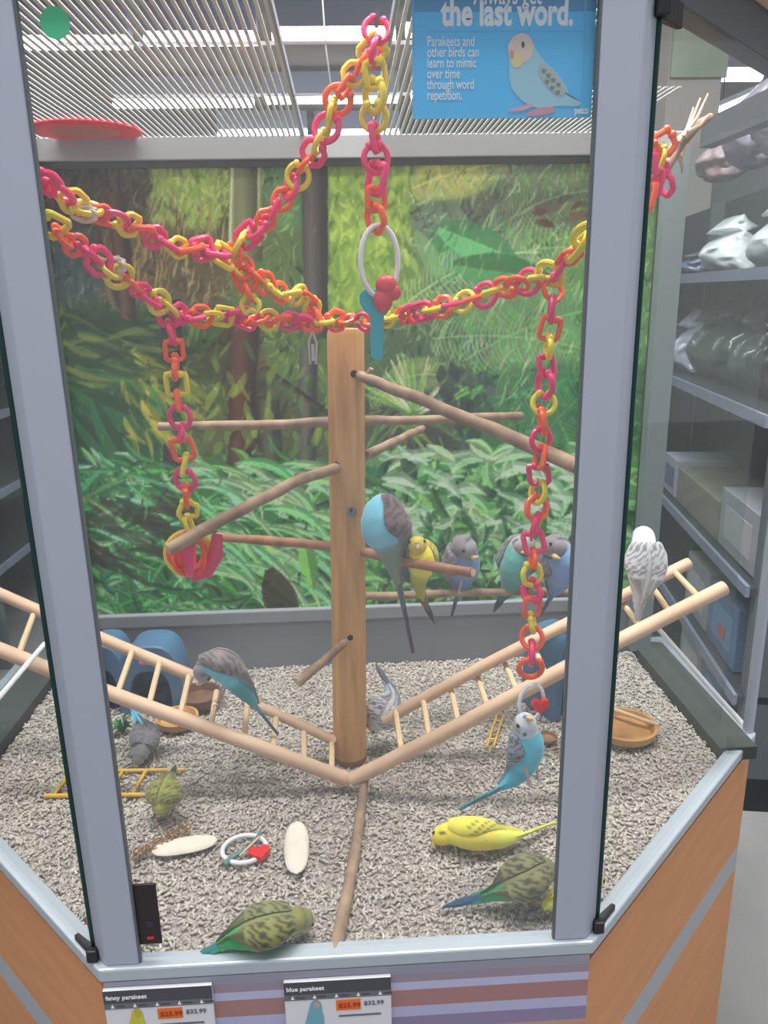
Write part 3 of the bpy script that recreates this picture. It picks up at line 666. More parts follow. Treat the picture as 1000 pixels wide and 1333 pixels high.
perch([at(433, 711, Y=PY+.01), at(360, 704, Y=.50), at(284, 699, Y=.60)], (.008, .0088), 'reddish branch perch reaching left behind the plastic ball', branch_r)
perch([at(473, 718, Y=PY-.015), at(520, 729, Y=.36), at(616, 746, Y=.25)], (.0085, .0078), 'brown branch perch right of the post holding the blue and yellow budgies', branch_r)
perch([at(476, 775, Y=.56), at(560, 774, Y=.57), at(660, 770, Y=.58), at(765, 772, Y=.6)], (.0085, .0075), 'back branch perch holding three blue and teal budgies', branch_m)
perch([at(452, 833, Y=PY-.02), at(420, 862, Y=.34), at(387, 888, Y=.30)], (.0065, .0085), 'short stub perch low on the left of the post', branch_m)
perch([at(476, 1000, Z=.03), at(468, 1070, Z=.012), at(455, 1150, Z=.009), at(436, 1240, Z=.008)], (.0075, .0092), 'long bare root stick lying from the post foot to the front glass', branch_m, name='root_stick')
perch([at(770, 690, Y=.30), at(805, 708, Y=.33)], (.006, .005), 'small twig partly hidden behind the right corner post', branch_m)

# ------------------------------------------------------------------ wooden ladders
def ladder(label, front, rear, rungs, r_front=.0125, r_rear=.0110, extra=None):
    t = thing('wooden_ladder', label, 'ladder', front[0])
    F = cr(front, 6); MB().tube(F, r_front, 12).build('rail', dowel_m, t)
    for iseg, seg in enumerate(rear): MB().tube(cr(seg, 6), r_rear-.0018*iseg, 12).build('rail', dowel_m, t)
    for a, b_ in rungs: MB().tube([a, b_], .0053, 8).build('rung', rung_m, t)
    return t
# left ladder : front rail, rear rail in two lengths
lf = [at(-30, 834, Y=.42), at(140, 901, Y=.40), at(290, 955, Y=.37), at(456, 1016, Y=.36)]
lr1 = [at(-30, 760, Y=.56), at(135, 832, Y=.53), at(253, 881, Y=.51)]
lr2 = [at(316, 911, Y=.475), at(370, 934, Y=.46), at(437, 965, Y=.44)]
def on(px, py, Y): return at(px, py, Y=Y)
rl = [((152, 905), (172, 848)), ((193, 921), (208, 862)), ((234, 934), (246, 880)), ((274, 950), (282, 900)), ((318, 963), (322, 914)), ((355, 976), (360, 932)), ((396, 990), (396, 950)), ((432, 1002), (432, 964)), ((22, 858), (45, 796)), ((90, 882), (112, 822))]
def lerpY(px, a, b_, ya, yb): return ya+(yb-ya)*(px-a)/(b_-a)
ladder('pale wooden ladder sloping from the left pane down to the post foot', lf, [lr1, lr2],
       [(on(a[0], a[1], lerpY(a[0], 0, 456, .42, .36)), on(b_[0], b_[1], lerpY(b_[0], 0, 437, .56, .44))) for a, b_ in rl])
rf = [at(458, 1015, Y=.35), at(600, 943, Y=.33), at(740, 868, Y=.33), at(943, 765, Y=.40)]
rr_ = [at(500, 938, Y=.46), at(620, 872, Y=.45), at(742, 810, Y=.46), at(897, 733, Y=.52)]
rq = [((524, 986), (515, 925)), ((560, 966), (550, 905)), ((598, 946), (586, 892)), ((636, 924), (620, 876)), ((674, 902), (655, 858)), ((712, 883), (694, 838)), ((760, 860), (738, 812)), ((838, 822), (810, 784)), ((874, 800), (848, 762)), ((910, 778), (878, 744))]
ladder('pale wooden ladder rising right from the post foot to the right pane', rf, [rr_],
       [(on(a[0], a[1], lerpY(a[0], 458, 943, .345, .39)), on(b_[0], b_[1], lerpY(b_[0], 500, 897, .455, .51))) for a, b_ in rq])
# white support rods
for s, (a, b_, lb_) in ((1, (at(856, 817, Y=.42), onplane(965, 941, (.74, .425, 0), Vector((1, -1, 0)).normalized()), 'thin white rod running from the right ladder to the outer sill corner')),
                     (-1, (at(58, 838, Y=.42), onplane(-20, 930, (-.70, .41, 0), Vector((-1, -1, 0)).normalized()), 'thin white rod behind the left ladder end at the left pane'))):
    tag(MB().tube([a, (a+b_)/2, b_], .0042, 8).build('support_rod', white_p, None), lb_, 'rod')

# ------------------------------------------------------------------ plastic link chains
def link_mesh(shape, m):
    r = .0036; mb = MB()
    if shape == 'ring': P = [(0, math.cos(a)*.0145, math.sin(a)*.0145) for a in np.linspace(-1.2, 4.2, 17)]
    elif shape == 'square': P = [(0, .004, -.013), (0, .012, -.013), (0, .012, .013), (0, -.012, .013), (0, -.012, -.013), (0, -.006, -.012)]
    elif shape == 'hexagon': P = [(0, .004, -.0155), (0, .013, -.007), (0, .013, .006), (0, 0, .0155), (0, -.013, .006), (0, -.013, -.007), (0, -.006, -.012)]
    else: P = [(0, .003, -.013), (0, .013, -.001), (0, .009, .012), (0, 0, .008), (0, -.009, .012), (0, -.013, -.001), (0, -.005, -.010)]
    Q = []
    if shape != 'ring':
        for i in range(len(P)-1):
            a, b_ = Vector(P[i]), Vector(P[i+1]); Q += [a.lerp(b_, .12), a.lerp(b_, .5), a.lerp(b_, .88)]
        Q[0] = Vector(P[0]); Q[-1] = Vector(P[-1])
    else: Q = P
    mb.tube(Q, r, 8, up=(1, 0, 0)); mb.ball(Q[0], r*1.4, 8, 5); mb.ball(Q[-1], r*1.4, 8, 5)
    me_o = mb.build('link', m, None); me = me_o.data; bpy.data.objects.remove(me_o); return me
LM = {}
for cname, m in (('P', pink_m), ('O', orange_p), ('Y', yellow_p)):
    for sh in ('ring', 'square', 'hexagon', 'heart'): LM[cname+sh[0] if sh != 'hexagon' else cname+'x'] = link_mesh(sh, m)
SH = ['s', 'x', 'h', 'r']
def chain(label, pts, seq, pitch=.0172, name='link_chain', scale=1.0, seed=1):
    R = random.Random(seed); P = cr(pts, 12); t = thing(name, label, 'bird toy', P[0])
    acc = 0; last = P[0]; k = 0; nxt = pitch*.4
    for i in range(1, len(P)):
        seg = (P[i]-P[i-1]).length; d = (P[i]-P[i-1]).normalized()
        while acc+seg >= nxt:
            q = P[i-1]+d*(nxt-acc); c = seq[k % len(seq)]
            zc = d; ref = Vector((0, -1, 0)); xc = (ref-zc*ref.dot(zc)).normalized()
            roll = (0 if k % 2 == 0 else 1)*math.radians(80)+R.uniform(-.6, .6); zt = (zc+Vector((R.uniform(-.3, .3), R.uniform(-.3, .3), R.uniform(-.3, .3)))).normalized()
            Rm = Matrix.Rotation(roll, 3, zc); xc = Rm @ xc; zc = zt; xc = (xc-zc*xc.dot(zc)).normalized(); yc = zc.cross(xc)
            mt = Matrix(((xc.x, yc.x, zc.x), (xc.y, yc.y, zc.y), (xc.z, yc.z, zc.z))).to_4x4()
            s = scale*R.uniform(.92, 1.16); mt = mt @ Matrix.Diagonal((s, s, s, 1)); mt.translation = q-Vector(t.location)
            o = bpy.data.objects.new('link', LM[c+R.choice(SH)]); COL.objects.link(o); o.parent = t; o.matrix_local = mt
            k += 1; nxt += pitch
        acc += seg
    return t
chain('upper left chain of pink orange and yellow plastic links', [at(55, 232, Y=.14), at(95, 262, Y=.17), at(135, 280, Y=.19), at(185, 300, Y=.22), at(230, 322, Y=.25), at(268, 324, Y=.27), at(303, 338, Y=.3)], 'PPYYOPYOPPYO', seed=2)
chain('slanting plastic link chain from the roof hook down to the left knot', [at(490, 60, Y=.24), at(462, 95, Y=.25), at(435, 140, Y=.25), at(420, 180, Y=.26), at(397, 215, Y=.27), at(378, 245, Y=.28), at(352, 280, Y=.29), at(325, 305, Y=.3), at(303, 332, Y=.3), at(318, 360, Y=.31), at(326, 396, Y=.31)], 'YOYOOYPYPOYPOPOPP', seed=3)
chain('middle plastic link chain from the left knot towards the post top', [at(312, 345, Y=.30), at(345, 368, Y=.32), at(372, 384, Y=.35), at(402, 388, Y=.38), at(408, 420, Y=.385)], 'OOOYOYYOY', seed=4)
chain('long lower left chain of plastic links sagging to the post top', [at(62, 288, Y=.11), at(88, 312, Y=.13), at(125, 338, Y=.16), at(165, 366, Y=.20), at(205, 392, Y=.24), at(240, 410, Y=.27), at(290, 412, Y=.31), at(340, 416, Y=.34), at(400, 419, Y=.375), at(452, 416, Y=.385)], 'YOOPPYYOPPYYPPOYYPPOYOPPO', seed=5)
chain('right chain of plastic links rising from the post top to the right post', [at(470, 420, Y=.37), at(520, 412, Y=.33), at(565, 402, Y=.29), at(615, 390, Y=.25), at(660, 374, Y=.21), at(705, 362, Y=.17), at(735, 342, Y=.14), at(765, 305, Y=.11)], 'POYYOPPYOPYOPYOOPYY', seed=6)
chain('left hanging chain of plastic links above the plastic ball', [at(218, 402, Y=.255), at(226, 450, Y=.257), at(230, 500, Y=.26), at(236, 560, Y=.262), at(241, 620, Y=.266), at(247, 690, Y=.27)], 'PPOOYOPPOYPOYY', pitch=.0225, seed=7)
chain('right hanging chain of plastic links above the white ring with a red heart', [at(721, 368, Y=.165), at(716, 430, Y=.16), at(710, 500, Y=.155), at(704, 580, Y=.15), at(699, 660, Y=.15), at(693, 740, Y=.15), at(693, 820, Y=.15), at(690, 888, Y=.15)], 'OPOYPPYOPOPYOPPOYPOY', pitch=.0228, seed=8)
chain('short vertical plastic link chain from the roof hook to the white ring', [at(490, 28, Y=.24), at(489, 90, Y=.24), at(487, 140, Y=.24), at(489, 190, Y=.24), at(490, 240, Y=.24), at(489, 296, Y=.24)], 'PPYYYPPPOO', pitch=.0235, seed=9, scale=1.12)
chain('short plastic link chain hanging in the right pane beside the glass edge', [at(868, 178, Y=.24), at(860, 205, Y=.24), at(866, 240, Y=.25)], 'OYPP', seed=10)
chain('scrap of plastic links just behind the right post', [at(848, 190, Y=.20), at(846, 225, Y=.20), at(845, 258, Y=.20)], 'OPP', seed=12)
# pale knots where the chains are tied, and a clip
def knot(px, py, Y, label):
    c = at(px, py, Y=Y); t = thing('rope_knot', label, 'rope', c)
    for k in range(3):
        P = [c+Vector((math.cos(a+k)*.013, math.sin(a*2+k)*.004, math.sin(a+k*1.3)*.006-(a-3)*.0012)) for a in np.linspace(0, 6.2, 14)]
        MB().tube(P, .0026, 7).build('strand', mat('pale_rope', (214, 200, 188), .8, vary=.1, scale=90), t)
knot(110, 279, .17, 'pale rope knot tying the upper left chain'); knot(148, 346, .18, 'pale rope knot tying the lower left chain')
c = at(407, 456, Y=.37); t = thing('metal_clip', 'pale snap clip hanging from the chains left of the post top', 'clip', c)
MB().tube([at(406, 432, Y=.37), at(402, 445, Y=.37), at(404, 474, Y=.37), at(411, 474, Y=.37), at(412, 446, Y=.37), at(407, 432, Y=.37)], .0022, 8).build('loop', mat('clip_metal', (196, 192, 184), .3, .6), t)
MB().tube([at(407, 448, Y=.369), at(408, 470, Y=.369)], .003, 8).build('gate', MATS['clip_metal'], t)
# top hook
tag(MB().tube([at(492, 10, Y=.24)+Vector((0, 0, .0)), at(490, 36, Y=.24)], .002, 6).build('hook', frame_d, None), 'thin dark hook holding the chains at the roof', 'hook')

def torus_pts(c, a, b_, n=28, r=1.0): return [c+a*math.cos(t)*r+b_*math.sin(t)*r for t in np.linspace(0, 2*math.pi, n)]
# ring toy under the short chain
c = at(494, 340, Y=.24); t = thing('ring_toy', 'white ring toy with teal paddle and red bead hanging above the post', 'bird toy', at(490, 296, Y=.24))
MB().tube(torus_pts(c, Vector((.0245, .006, 0)), Vector((0, 0, .044))), .0035, 10, caps=False).build('ring', white_p, t)
def flat_shape(name, pts2, Y, th, m, parent, bev=.0015):
    P = [at(x, y, Y=Y) for x, y in pts2]; n = len(P)
    mb = MB(); mb.add([p for p in P]+[p+Vector((0, th, 0)) for p in P], [tuple(range(n)), tuple(range(n, 2*n))[::-1]]+[(i, n+i, n+(i+1)%n, (i+1)%n) for i in range(n)])
    return mb.build(name, m, parent, smooth=False, bevel=bev)
flat_shape('paddle', [(468, 384), (474, 377), (486, 376), (500, 380), (508, 386), (510, 396), (506, 406), (500, 412), (499, 464), (496, 469), (487, 469), (483, 464), (482, 412), (474, 404), (468, 394)], .238, .009, teal_p, t)
b_ = MB(); b_.ball(at(503, 372, Y=.229), .0135, 16, 10, (1.05, .7, 1.0)); b_.ball(at(499, 391, Y=.229), .0125, 16, 10, (1, .7, 1.25)); b_.ball(at(512, 381, Y=.229), .0105, 16, 10, (1, .7, 1))
b_.build('red_bead', mat('translucent_red', (222, 74, 82), .35), t)
# ring with heart under the right chain
def heart_mb(c, s, ax=Vector((1, 0, 0)), up=Vector((0, 0, 1)), th=.005):
    nrm = ax.cross(up); P = []
    for k in range(24):
        a = 2*math.pi*k/24; x = 16*math.sin(a)**3/16; y = (13*math.cos(a)-5*math.cos(2*a)-2*math.cos(3*a)-math.cos(4*a))/16; P.append((x*s, y*s))
    mb = MB(); n = 24; f = [c+ax*x+up*y-nrm*th for x, y in P]; b = [c+ax*x+up*y+nrm*th for x, y in P]
    mf = c-nrm*th*1.6; mk = c+nrm*th*1.6
    mb.add(f+b+[mf, mk], [(i, (i+1)%n, n+(i+1)%n, n+i) for i in range(n)]+[(2*n, (i+1)%n, i) for i in range(n)]+[(2*n+1, n+i, n+(i+1)%n) for i in range(n)]); return mb
c = at(692, 914, Y=.15); t = thing('ring_toy', 'white ring with a red heart at the end of the right hanging chain', 'bird toy', at(690, 888, Y=.15))
MB().tube(torus_pts(c, Vector((.018, .004, 0)), Vector((0, 0, .027))), .0028, 10, caps=False).build('ring', white_p, t)
heart_mb(at(703, 918, Y=.142), .0125, th=.004).build('heart', red_p, t)
# ring toy on the floor
c = at(318, 1105, Z=.008); t = thing('ring_toy', 'white ring with a red heart and teal rod lying on the bedding', 'bird toy', c)
MB().tube(torus_pts(c, Vector((.0335, 0, 0)), Vector((0, .031, 0))), .0038, 10, caps=False).build('ring', white_p, t)
heart_mb(at(338, 1111, Z=.011), .0165, Vector((1, .25, 0)).normalized(), Vector((-.25, 1, 0)).normalized(), .005).build('heart', red_p, t)
MB().tube([at(292, 1126, Z=.008), at(300, 1118, Z=.010), at(322, 1104, Z=.012), at(340, 1084, Z=.013)], [.005, .0042, .0032, .0028], 8).build('rod', mat('dull_teal', (84, 128, 124), .5), t)
MB().tube([at(312, 1114, Z=.015), at(338, 1089, Z=.019)], .0018, 6).build('pale_straw', rung_m, t)
# plastic ball at the end of the left chain
c = at(247, 720, Y=.27); t = thing('plastic_ball', 'pink orange and yellow lattice ball hanging at the left chain end', 'bird toy', at(246, 692, Y=.27))
MB().ball(c+Vector((-.014, 0, .002)), .021, 20, 14, (.95, 1, 1.15)).build('orange_core', mat('orange_ball', (250, 74, 50), .35), t)
for k, (ph, m, rr) in enumerate([(0.15, yellow_p, .031), (.9, orange_p, .031), (1.7, pink_m, .033), (2.5, orange_p, .031)]):
    a = Vector((math.cos(ph), math.sin(ph), 0)); MB().tube(torus_pts(c, a*rr, Vector((0, 0, rr))), .0032, 8, caps=False, flat=2.0).build('hoop', m, t)
MB().tube([at(283, 696, Y=.262), at(281, 722, Y=.262), at(268, 744, Y=.262), at(250, 752, Y=.262)], [.005, .0075, .0075, .005], 10, flat=1.5).build('pink_band', mat('rose_band', (224, 66, 104), .4), t)

# ------------------------------------------------------------------ budgies
def lerp3(a, b_, t): return tuple(a[i]+(b_[i]-a[i])*t for i in range(3))
BODY = [(0, .02), (.02, .042), (.05, .064), (.09, .078), (.13, .081), (.18, .082), (.24, .096), (.31, .112), (.39, .116), (.47, .104), (.55, .080), (.62, .056), (.68, .038), (.73, .024)]
def rbody(s):
    for i in range(len(BODY)-1):
        a, b_ = BODY[i], BODY[i+1]
        if s <= b_[0]:
            t = (s-a[0])/(b_[0]-a[0]); t = t*t*(3-2*t) if i > 1 else math.sqrt(t) if i == 0 else t; return a[1]+(b_[1]-a[1])*t
    return BODY[-1][1]
def budgie(label, pts, dorsal, cols, w=.17, feet=None, group=None, fat=1.0, spread=0.0, plain=False):
    """pts: head front, nape, mid back, rump, tail tip (world). cols: head, face, belly, rump, wing, mark, tail"""
    head, face, belly, rump, wing, mark, tail = cols
    P = [Vector(p) for p in pts]; S = [0, .18, .38, .62, 1.0]
    ext = [P[0]*2-P[1]]+P+[P[-1]*2-P[-2]]; D0 = Vector(dorsal).normalized()
    def spine(s):
        for i in range(4):
            if s <= S[i+1] or i == 3:
                t = (s-S[i])/(S[i+1]-S[i]); a, b_, c_, d = ext[i:i+4]
                return .5*((2*b_)+(c_-a)*t+(2*a-5*b_+4*c_-d)*t*t+(3*b_-a-3*c_+d)*t**3)
    def frame(s):
        e = .03; T = (spine(min(1, s+e))-spine(max(0, s-e))).normalized(); D = (D0-T*D0.dot(T))
        if D.length < .15: D = (D0+Vector((0, -.3, .3))-T*(D0+Vector((0, -.3, .3))).dot(T))
        D.normalize(); return T, D, T.cross(D)
    t = thing('budgie', label, 'bird', P[2], group)
    # body, one continuous surface from crown to rump
    nr, ns = 30, 22; vs = []; fs = []; cs = []
    for i in range(nr+1):
        s = .73*(i/nr)**.85; T, D, L = frame(s); c = spine(s); r = rbody(s)*w*fat
        for k in range(ns):
            a = 2*math.pi*k/ns; ca, sa = math.cos(a), math.sin(a)
            rd = r*(1.06 if ca < 0 else .96); vs.append(c + D*(ca*rd) + L*(sa*r*.98))
            dz = ca
            if s < .2:
                col = face if (dz < .25 or s < .05) else head
                if dz >= .1 and s > .07: col = lerp3(head, mark, .45 if (int(s*95) % 2 == 0) else .0)
                if -.75 < dz < -.1 and .13 < s < .165 and k % 3 == 0: col = (50, 52, 90)
            elif s < .27 and dz > .1: col = lerp3(wing, mark, .5 if int(s*70) % 2 else .1)
            elif s < .5: col = belly if dz < .35 else wing
            else: col = lerp3(belly, rump, min(1, (s-.45)/.12))
            cs.append(tuple(v+random.uniform(-5, 5) for v in col))
    for i in range(nr):
        for k in range(ns): fs.append((i*ns+k, (i+1)*ns+k, (i+1)*ns+(k+1)%ns, i*ns+(k+1)%ns))
    fs.append(tuple(range(ns))); fs.append(tuple(range(nr*ns, (nr+1)*ns))[::-1])
    MB().add(vs, fs).build('body', feather_m, t, colors=cs)
    # folded wings
    for sd in (-1, 1):
        vs = []; fs = []; cs = []; nu, nv = 26, 12
        for lay in (1, 0):
            for i in range(nu+1):
                u = i/nu; s = .20+.53*u; T, D, L = frame(s); c = spine(s); rb = max(rbody(s), .05*(1-u)+.012)*w*fat
                a0 = math.radians(6+8*u); a1 = math.radians((22+95*math.sin(math.pi*min(1, u*1.1+.16))**.8)*(1-.55*u)+8)
                for j in range(nv+1):
                    v = j/nv; a = a0+(a1-a0)*v; th = .010*w/.17*math.sin(math.pi*min(.95, max(.06, v*.9+.05)))*(.4+.6*math.sin(math.pi*min(.97, u*.8+.18)))
                    r = rb*1.0+(.0012 if lay == 0 else 0)+(th*.7 if lay else -.001)
                    lift = spread*w*math.sin(math.pi*u*.7)*.4*v
                    vs.append(c + D*(math.cos(a)*r) + L*(sd*(math.sin(a)*r*1.02+lift)))
                    if u < .52:
                        ph = (u*15+.9*abs(((v*4+ (int(u*15) % 2)*.5) % 1)-.5)*2) % 1.0; col = mark if ph > .55 else wing
                    else:
                        col = lerp3(mark, wing, .75 if (v*7) % 1 < .28 else .12)
                        if v > .8: col = lerp3(col, belly, .35)
                    if plain:
                        col = wing if not (.58 < u < .74 and v < .75) else (120, 126, 70)
                        if .25 < u < .58 and v > .55 and (i+j) % 4 == 0: col = (128, 124, 56)
                    cs.append(tuple(q+random.uniform(-4, 4) for q in col))
        n1 = (nu+1)*(nv+1)
        for i in range(nu):
            for j in range(nv):
                a = i*(nv+1)+j; q = (a, a+1, a+nv+2, a+nv+1); fs.append(q if sd > 0 else q[::-1]); q2 = tuple(n1+x for x in q); fs.append(q2[::-1] if sd > 0 else q2)
        edge = [i*(nv+1) for i in range(nu+1)]; edge2 = [i*(nv+1)+nv for i in range(nu+1)]
        for E_ in (edge, edge2):
            for a, b2 in zip(E_[:-1], E_[1:]): fs.append((a, b2, n1+b2, n1+a))
        for j in range(nv):
            fs.append((j, j+1, n1+j+1, n1+j)); k = nu*(nv+1)+j; fs.append((k, k+1, n1+k+1, n1+k))
        MB().add(vs, fs).build('wing', feather_m, t, colors=cs)
    # long stepped tail
    for kx, (s1, hw, off, cc) in enumerate([(1.0, .020, 0, tail), (.86, .028, -.006, lerp3(tail, rump, .5)), (.76, .034, -.011, rump)]):
        vs = []; fs = []; cs = []; n = 14
        for i in range(n+1):
            u = i/n; s = .56+(s1-.56)*u; T, D, L = frame(s); c = spine(s)-D*(off*-w*.6)*0 - D*(-off*w*.5); hh = hw*w*(1.15-.15*u if u < .75 else (1.04*(1-u)/.25*.8+.22))*1.35
            z = .006*w*(1-u*.5)+.0008
            for sx, sz in ((-1, 0), (-.5, 1), (.5, 1), (1, 0), (.5, -1), (-.5, -1)):
                vs.append(c+L*(sx*hh)+D*(sz*z*1.6)); cs.append(lerp3(rump, cc, min(1, u*2.2)))
        for i in range(n):
            for k in range(6): fs.append((i*6+k, (i+1)*6+k, (i+1)*6+(k+1)%6, i*6+(k+1)%6))
        fs.append(tuple(range(6))); fs.append(tuple(range(n*6, n*6+6))[::-1])
        if kx == 0: tl = MB().add(vs, fs).build('tail', feather_m, t, colors=cs)
        else: MB().add(vs, fs).build('tail_feathers', feather_m, tl, colors=cs)
    # beak, cere and eyes
    T, D, L = frame(.02); c = spine(0.0)
    k_ = w/.17; MB().tube([c-D*.004*k_+T*.004, c-D*.007*k_-T*.0012, c-D*.0105*k_-T*.0012, c-D*.0135*k_+T*.0012], [.0042*k_, .0036*k_, .0024*k_, .0006], 10).build('beak', mat('horn_beak', (206, 184, 128), .4), t)
    MB().ball(c-D*.002*w/.17-T*.0005, .0030, 10, 6, (1.2, 1, .8)).build('cere', mat('blue_cere', (130, 140, 190), .5), t)
    T, D, L = frame(.065); c = spine(.065); r = rbody(.065)*w*fat
    for sd in (-1, 1):
        e = c+L*(sd*r*.90)+D*(r*.22)
        MB().ball(e, .0030, 10, 7).build('eye', mat('black_eye', (14, 14, 18), .15), t)
    if feet is not None:
        T, D, L = frame(.46); c = spine(.46)
        for sd in (-1, 1):
            hip = c-D*rbody(.46)*w*.35+L*(sd*.014*w/.17); ft = Vector(feet)+L*(sd*.012)
            mb = MB().tube([hip, hip.lerp(ft, .55)+D*-.001, ft], [.0036, .0020, .0017], 8)
            Tn = (T-Vector((0, 0, 1))*T.z)
            Tn = Tn.normalized() if Tn.length > .2 else Vector((0, 1, 0))
            Sn = Tn.cross(Vector((0, 0, 1)))
            for q in (-Tn+Sn*.35, -Tn-Sn*.25, Tn+Sn*.35, Tn-Sn*.3):
                mb.tube([ft, ft+q*.006+Vector((0, 0, .001)), ft+q*.011-Vector((0, 0, .0012))], [.0016, .0014, .0009], 6)
            mb.build('foot', mat('pink_grey_foot', (190, 160, 160), .6), t)
    return t
G = lambda px, py, z: at(px, py, Z=z)
Yy = lambda px, py, y: at(px, py, Y=y)
# colours: head, face, belly, rump, wing, mark, tail
GREEN = ((134, 132, 66), (168, 164, 70), (70, 160, 84), (58, 156, 92), (128, 130, 84), (72, 76, 50), (28, 104, 110))
OLIVE = ((120, 120, 70), (160, 158, 84), (74, 158, 90), (60, 158, 92), (130, 128, 88), (66, 68, 50), (24, 74, 110))
YELLOW = ((238, 226, 74), (244, 222, 60), (240, 226, 84), (226, 226, 96), (236, 224, 90), (206, 196, 72), (206, 208, 92))
TURQ = ((186, 190, 200), (214, 216, 226), (96, 200, 224), (74, 180, 204), (150, 150, 162), (84, 92, 104), (40, 112, 128))
LBLUE = ((176, 172, 176), (206, 206, 212), (120, 196, 222), (112, 178, 206), (128, 110, 114), (92, 78, 84), (72, 58, 98))
SLATE = ((134, 128, 130), (150, 150, 156), (104, 196, 216), (62, 152, 158), (138, 126, 128), (98, 88, 94), (46, 84, 96))
GBLUE = ((134, 128, 130), (150, 148, 150), (122, 156, 206), (100, 140, 190), (138, 130, 134), (104, 98, 106), (60, 68, 96))
TEALB = ((146, 142, 140), (180, 176, 170), (104, 176, 168), (88, 160, 152), (130, 132, 130), (92, 96, 98), (50, 66, 80))
WHITEB = ((222, 222, 224), (234, 234, 236), (220, 222, 226), (206, 208, 216), (212, 212, 214), (112, 112, 120), (160, 164, 176))
YGRN = ((168, 168, 78), (204, 208, 110), (150, 160, 66), (128, 142, 60), (140, 140, 70), (88, 88, 50), (70, 96, 64))

budgie('green budgie with barred olive wings feeding at the front glass, left', [G(407, 1196, .022), G(380, 1199, .040), G(342, 1210, .040), G(300, 1224, .028), G(243, 1251, .006)], (0, -.25, 1), GREEN, .198, feet=G(345, 1232, 0.002), fat=1.05)
budgie('bright yellow budgie with a few dark wing flecks on the bedding right', [G(563, 1092, .016), G(585, 1084, .030), G(618, 1086, .033), G(663, 1090, .024), G(724, 1070, .010)], (.1, .75, .65), YELLOW, .190, feet=G(622, 1112, .002), plain=True)
budgie('dark olive and green budgie feeding beside the right corner post', [G(716, 1134, .030), G(704, 1132, .052), G(680, 1146, .052), G(644, 1162, .030), G(576, 1181, .008)], (.15, -.45, .88), OLIVE, .200, feet=G(688, 1180, .002), fat=1.05)
budgie('yellow budgie mostly hidden behind the right corner post', [G(784, 1146, .030), G(768, 1150, .040), G(745, 1160, .036), G(715, 1178, .022), G(684, 1188, .008)], (0, .3, 1), YELLOW[:6]+((60, 92, 96),), .13, feet=G(748, 1178, .002))
budgie('yellow-green budgie on the bedding facing the front with raised tail', [G(213, 1060, .022), G(212, 1048, .036), G(215, 1036, .044), G(220, 1016, .050), Yy(229, 996, .40)], (0, .2, 1), YGRN, .205, feet=G(213, 1068, .002), fat=1.05)
budgie('grey-headed blue budgie pecking at the bedding below the blue hut', [G(178, 994, .016), G(184, 978, .028), Yy(188, 962, .50), Yy(182, 942, .54), Yy(165, 905, .60)], (.3, -.5, .8), ((120, 118, 122), (150, 150, 154), (96, 178, 206), (92, 182, 210), (122, 120, 124), (96, 94, 100), (80, 160, 190)), .195, feet=G(192, 995, .002))
budgie('slate grey and turquoise budgie bending down on the left ladder', [Yy(266, 888, .40), Yy(268, 868, .40), Yy(292, 868, .40), Yy(322, 905, .40), Yy(362, 956, .40)], (.55, .25, .8), SLATE, .200, feet=Yy(285, 915, .44), fat=1.1)
budgie('light blue budgie with its head tucked beside the post', [Yy(514, 676, .41), Yy(500, 662, .378), Yy(501, 688, .365), Yy(513, 730, .362), Yy(538, 850, .35)], (.85, .35, .35), ((150, 190, 196), (128, 196, 218))+LBLUE[2:3]+((122, 142, 122),)+LBLUE[4:], .285, feet=Yy(512, 723, .365), fat=1.08)
budgie('small yellow budgie perched beside the light blue one', [Yy(543, 706, .33), Yy(544, 712, .345), Yy(550, 730, .35), Yy(546, 765, .35), Yy(566, 812, .36)], (.05, 1, .25), ((238, 220, 66), (214, 190, 60), (240, 224, 70), (170, 168, 56), (200, 188, 70), (150, 140, 60), (70, 52, 78)), .175, feet=Yy(550, 734, .335), fat=1.05)
budgie('blue-grey budgie hunched on the back perch, left of three', [Yy(610, 728, .548), Yy(603, 712, .57), Yy(602, 738, .585), Yy(598, 764, .585), Yy(588, 802, .59)], (-.8, .5, .4), GBLUE, .25, feet=Yy(600, 768, .57), fat=1.12)
budgie('teal budgie on the back perch between the two blue ones', [Yy(690, 716, .55), Yy(680, 710, .572), Yy(672, 736, .58), Yy(662, 764, .585), Yy(643, 796, .59)], (.25, 1, .3), TEALB, .25, feet=Yy(668, 766, .575), fat=1.12)
budgie('sky blue budgie on the back perch beside the right corner post', [Yy(716, 722, .50), Yy(722, 712, .52), Yy(730, 738, .53), Yy(724, 764, .545), Yy(704, 800, .55)], (-.5, .6, .4), ((128, 122, 124), (140, 136, 140), (128, 162, 214), (110, 150, 206), (128, 122, 130), (98, 90, 98), (70, 84, 120)), .26, feet=Yy(722, 768, .56), fat=1.12)
budgie('turquoise budgie hanging from the white ring with the red heart', [Yy(682, 932, .125), Yy(684, 948, .135), Yy(686, 975, .14), Yy(668, 1014, .145), Yy(598, 1054, .15)], (-.75, .62, .12), TURQ, .195, feet=Yy(696, 1020, .125), fat=1.0)
budgie('white and grey budgie leaning down behind the post foot', [Yy(480, 944, .47), Yy(487, 940, .475), Yy(500, 922, .485), Yy(509, 900, .50), Yy(489, 864, .53)], (.25, -.75, .6), ((214, 214, 220), (226, 226, 230), (222, 222, 228), (178, 186, 200), (208, 208, 212), (120, 120, 128), (96, 96, 110)), .215, feet=Yy(503, 942, .49), fat=1.12)
